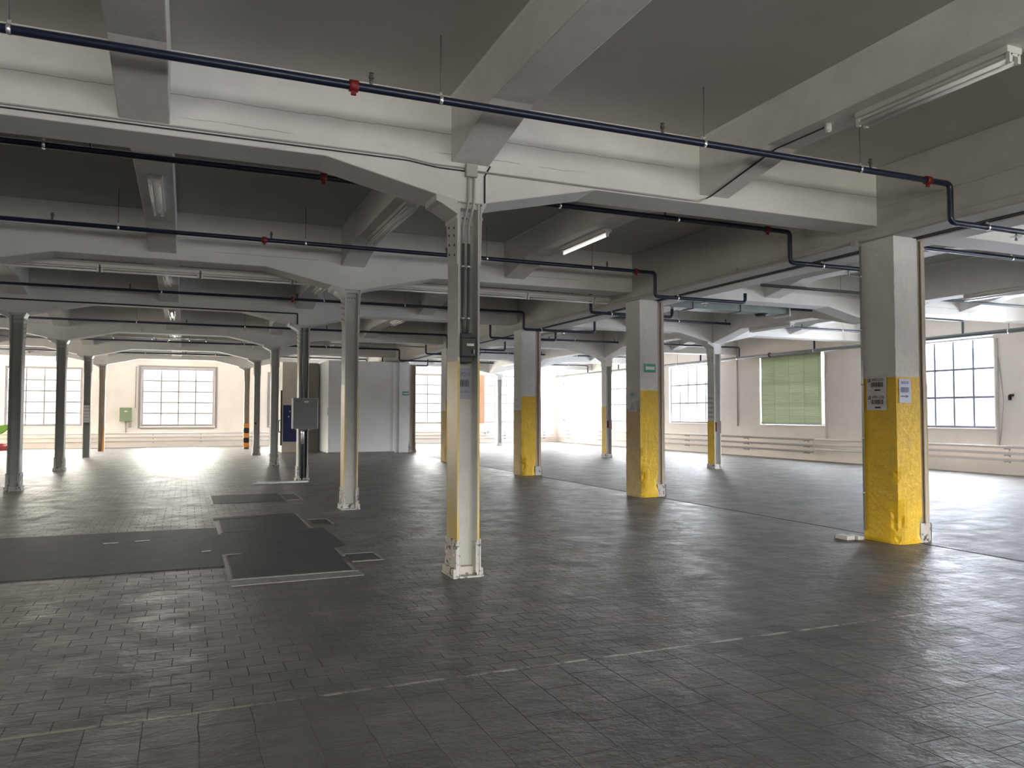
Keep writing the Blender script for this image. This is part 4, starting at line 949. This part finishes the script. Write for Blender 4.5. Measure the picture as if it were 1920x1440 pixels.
# green blind
bl = thing('window_blind', 'green slatted blind covering a window in the right wall', 'blind', (X1-0.06, 22.26, 0))
g = MB(); nS = 46
for k in range(nS):
    z = 1.30+k*(2.48/nS); g.prism([(-0.012, z), (0.010, z+0.026), (0.014, z+0.064), (0.010, z+0.064), (0.004, z+0.028), (-0.016, z+0.004)], 'y', -1.55, 1.50)
g.build('slats', 'blind', bl)
g = MB()
for y in (-1.45, -0.75, 0.0, 0.75, 1.42): g.box(-0.022, -0.018, y-0.008, y+0.008, 1.28, 3.78)
g.build('ladder_cord', 'box_green', bl)
g = MB(); g.box(-0.03, 0.03, -1.58, 1.54, 3.78, 3.84); g.build('head_rail', 'conduit', bl)
g = MB(); g.box(-0.02, 0.02, -1.56, 1.52, 1.26, 1.30); g.build('bottom_rail', 'conduit', bl)
g = MB(); g.box(X1-0.06, X1-0.01, 20.50, 20.56, 0.78, 3.72); tag(g.build('blind_rail', 'heatpipe'), 'pale vertical rail right of the green blind', 'rail')
g = MB(); g.box(X1-0.06, X1-0.01, 14.36, 14.42, 0.75, 3.7); o = tag(g.build('blind_rail', 'heatpipe'), 'pale vertical rail right of the clear window beside the nearest pillar', 'rail')
g = MB(); g.tube([(X1-0.03, 14.35, 3.2), (X1-0.05, 14.2, 2.0), (X1-0.04, 14.3, 1.1), (X1-0.03, 14.36, 0.8)], 0.01, 0.2, 6); g.build('cord', 'conduit', o)
g = MB(); g.box(X1-0.05, X1, 13.95, 14.05, 2.1, 2.16); g.box(X1-0.08, X1, 14.02, 14.06, 2.0, 2.14); tag(g.build('wall_hook', 'black'), 'small black hook on the right wall beside the clear window', 'hook')
g = MB(); g.tube([(X1-0.03, 25.2, 1.15), (X1-0.03, 25.2, 4.3)], 0.022); tag(g.build('conduit', 'conduit'), 'vertical conduit on the right wall left of the green blind', 'conduit')
g = MB(); g.tube([(X1-0.03, 13.1, 1.9), (X1-0.03, 13.1, 4.3)], 0.025); tag(g.build('conduit', 'conduit'), 'vertical conduit on the right wall at the right edge', 'conduit')
# roller box at the heads of the clear windows
for i, (l, h, b, c) in enumerate(RIGHT[3:7]):
    if i == 1: continue
    g = MB(); g.box(X1-0.10, X1-0.01, l, h, c-0.07, c-0.03); g.box(X1-0.085, X1-0.02, l, h, c, c+0.05)
    tag(g.build('window_rail', 'galv'), 'metal rail across the head of the %s' % ['clear window beside the nearest pillar', '', 'window left of the slim red-plated column', 'window between the second and third pillars'][i], 'rail')
# hose reel, curtain and clutter
hr = thing('hose_reel', 'white hose reel on the far wall under the brightest windows', 'hose reel', (15.95, Y1-0.05, 0.62))
g = MB(); g.cyl((0, -0.16, 0), (0, 0.0, 0), 0.20, 20); g.build('drum', 'paper', hr)
g = MB(); g.cyl((0, -0.2, 0), (0, -0.16, 0), 0.07, 14); g.build('hub', 'conduit', hr)
g = MB(); n = 12
pts = [(15.35+k*0.035, Y1-0.06-(0.05 if k % 2 else 0.0)) for k in range(n)]
g.prism(pts+[(p[0], p[1]+0.012) for p in pts[::-1]], 'z', 1.1, 3.85); tag(g.build('curtain', 'curtain'), 'peach curtain hanging beside the far right window', 'curtain')
g = MB(); g.box(-8.05, -7.1, 39.9, 40.7, 0.0, 0.22); g.box(-7.9, -7.3, 40.0, 40.6, 0.22, 0.30)
tag(g.build('crate', 'red', bevel=0.03), 'low red crate on the floor at the left edge', 'crate')
g = MB(); g.prism([(-8.1, 0.55), (-7.55, 0.72), (-7.15, 1.02), (-7.35, 1.14), (-7.7, 1.06), (-8.1, 0.9)], 'y', 40.9, 41.2)
tag(g.build('green_cushion', 'leaf', bevel=0.04), 'green cushion leaning on the pipes at the left edge', 'cushion')

# ------------------------------------------------------------ cement covers let into the floor
def cover(name, pts, label, m='asphalt', h=0.006, frame=None, fw2=0.035):
    t = thing(name, label, 'floor cover', (0, 0, 0))
    g = MB(); g.prism(pts, 'z', 0.0005, h); g.build('infill', m, t)
    if frame:
        g = MB()
        for (a, b) in frame:
            a, b = Vector(a), Vector(b); d = (b-a).normalized(); nn = Vector((-d.y, d.x))*fw2/2
            g.prism([tuple(a-nn), tuple(b-nn), tuple(b+nn), tuple(a+nn)], 'z', 0.0, h+0.004)
        g.build('edge_angle', 'edge', t)
    return t
cover('cement_strip', [(X0, 8.78), (0.42, 8.78), (0.42, 9.44), (1.70, 9.44), (1.84, 9.6), (1.82, 11.2), (1.62, 11.2), (0.46, 11.2), (0.44, 11.77), (X0, 11.82)], 'long dark cement strip across the floor from the left edge')
cover('pit_cover', [(0.47, 8.05), (1.60, 8.05), (1.66, 9.43), (0.47, 9.43)], 'framed grey pit cover nearest the camera, left of the nearest steel column', frame=[((0.43, 7.98), (0.43, 9.46)), ((0.43, 8.02), (1.66, 8.02)), ((1.64, 8.0), (1.64, 8.45)), ((1.68, 8.9), (1.68, 9.44)), ((0.43, 9.45), (0.62, 9.45))])
cover('pit_kerb', [(0.42, 7.72), (1.67, 7.76), (1.67, 7.97), (0.42, 7.97)], 'grey cement kerb in front of the nearest pit cover', h=0.008, m='edge')
cover('pit_cover', [(1.70, 8.53), (2.02, 8.53), (2.02, 8.97), (1.70, 8.97)], 'small square dark cover right of the nearest pit cover', 'asphalt_dark', frame=[((1.70, 8.99), (2.04, 8.99)), ((2.04, 8.5), (2.04, 9.0)), ((1.70, 8.51), (2.04, 8.51))], fw2=0.025)
cover('pit_cover', [(0.50, 11.24), (1.62, 11.24), (1.66, 12.75), (0.50, 12.6)], 'second framed pit cover beyond the long dark strip', frame=[((0.45, 11.05), (0.45, 12.3)), ((1.67, 11.2), (1.67, 13.0))])
cover('pit_kerb', [(0.42, 12.62), (1.68, 12.82), (1.68, 13.05), (0.42, 12.85)], 'dark kerb strip behind the second pit cover', 'asphalt_dark', 0.008)
cover('pit_cover', [(1.74, 11.6), (2.0, 11.6), (2.0, 12.1), (1.74, 12.1)], 'small square dark cover right of the second pit cover', 'asphalt_dark', frame=[((1.74, 12.12), (2.03, 12.12)), ((2.03, 11.58), (2.03, 12.13))], fw2=0.025)
cover('pit_cover', [(0.50, 14.9), (1.73, 14.87), (1.75, 16.4), (0.50, 16.4)], 'third and farthest framed pit cover in front of the cabinet column', frame=[((0.47, 14.7), (0.47, 16.5))])
cover('pit_cover', [(1.80, 15.1), (2.03, 15.1), (2.06, 16.1), (1.80, 16.1)], 'small cover right of the farthest pit cover', 'asphalt_dark', frame=[((2.06, 15.0), (2.06, 16.1)), ((1.8, 15.05), (2.06, 15.05))], fw2=0.03)
rnd = random.Random(3)
for k, (x, y, lab) in enumerate(((-0.9, 10.8, 'thin white paint fleck on the dark strip near its left'), (-0.55, 10.85, 'short white scrap beside the thin fleck on the dark strip'), (0.2, 9.75, 'small pale scrap on the dark strip before the pit cover'))):
    g = MB(); L_ = 0.16 if k < 2 else 0.1
    g.prism([(x, y), (x+L_, y+0.02), (x+L_+0.01, y+0.045), (x+0.01, y+0.03)], 'z', 0.007, 0.012)
    tag(g.build('paper_scrap', 'paper'), lab, 'scrap')
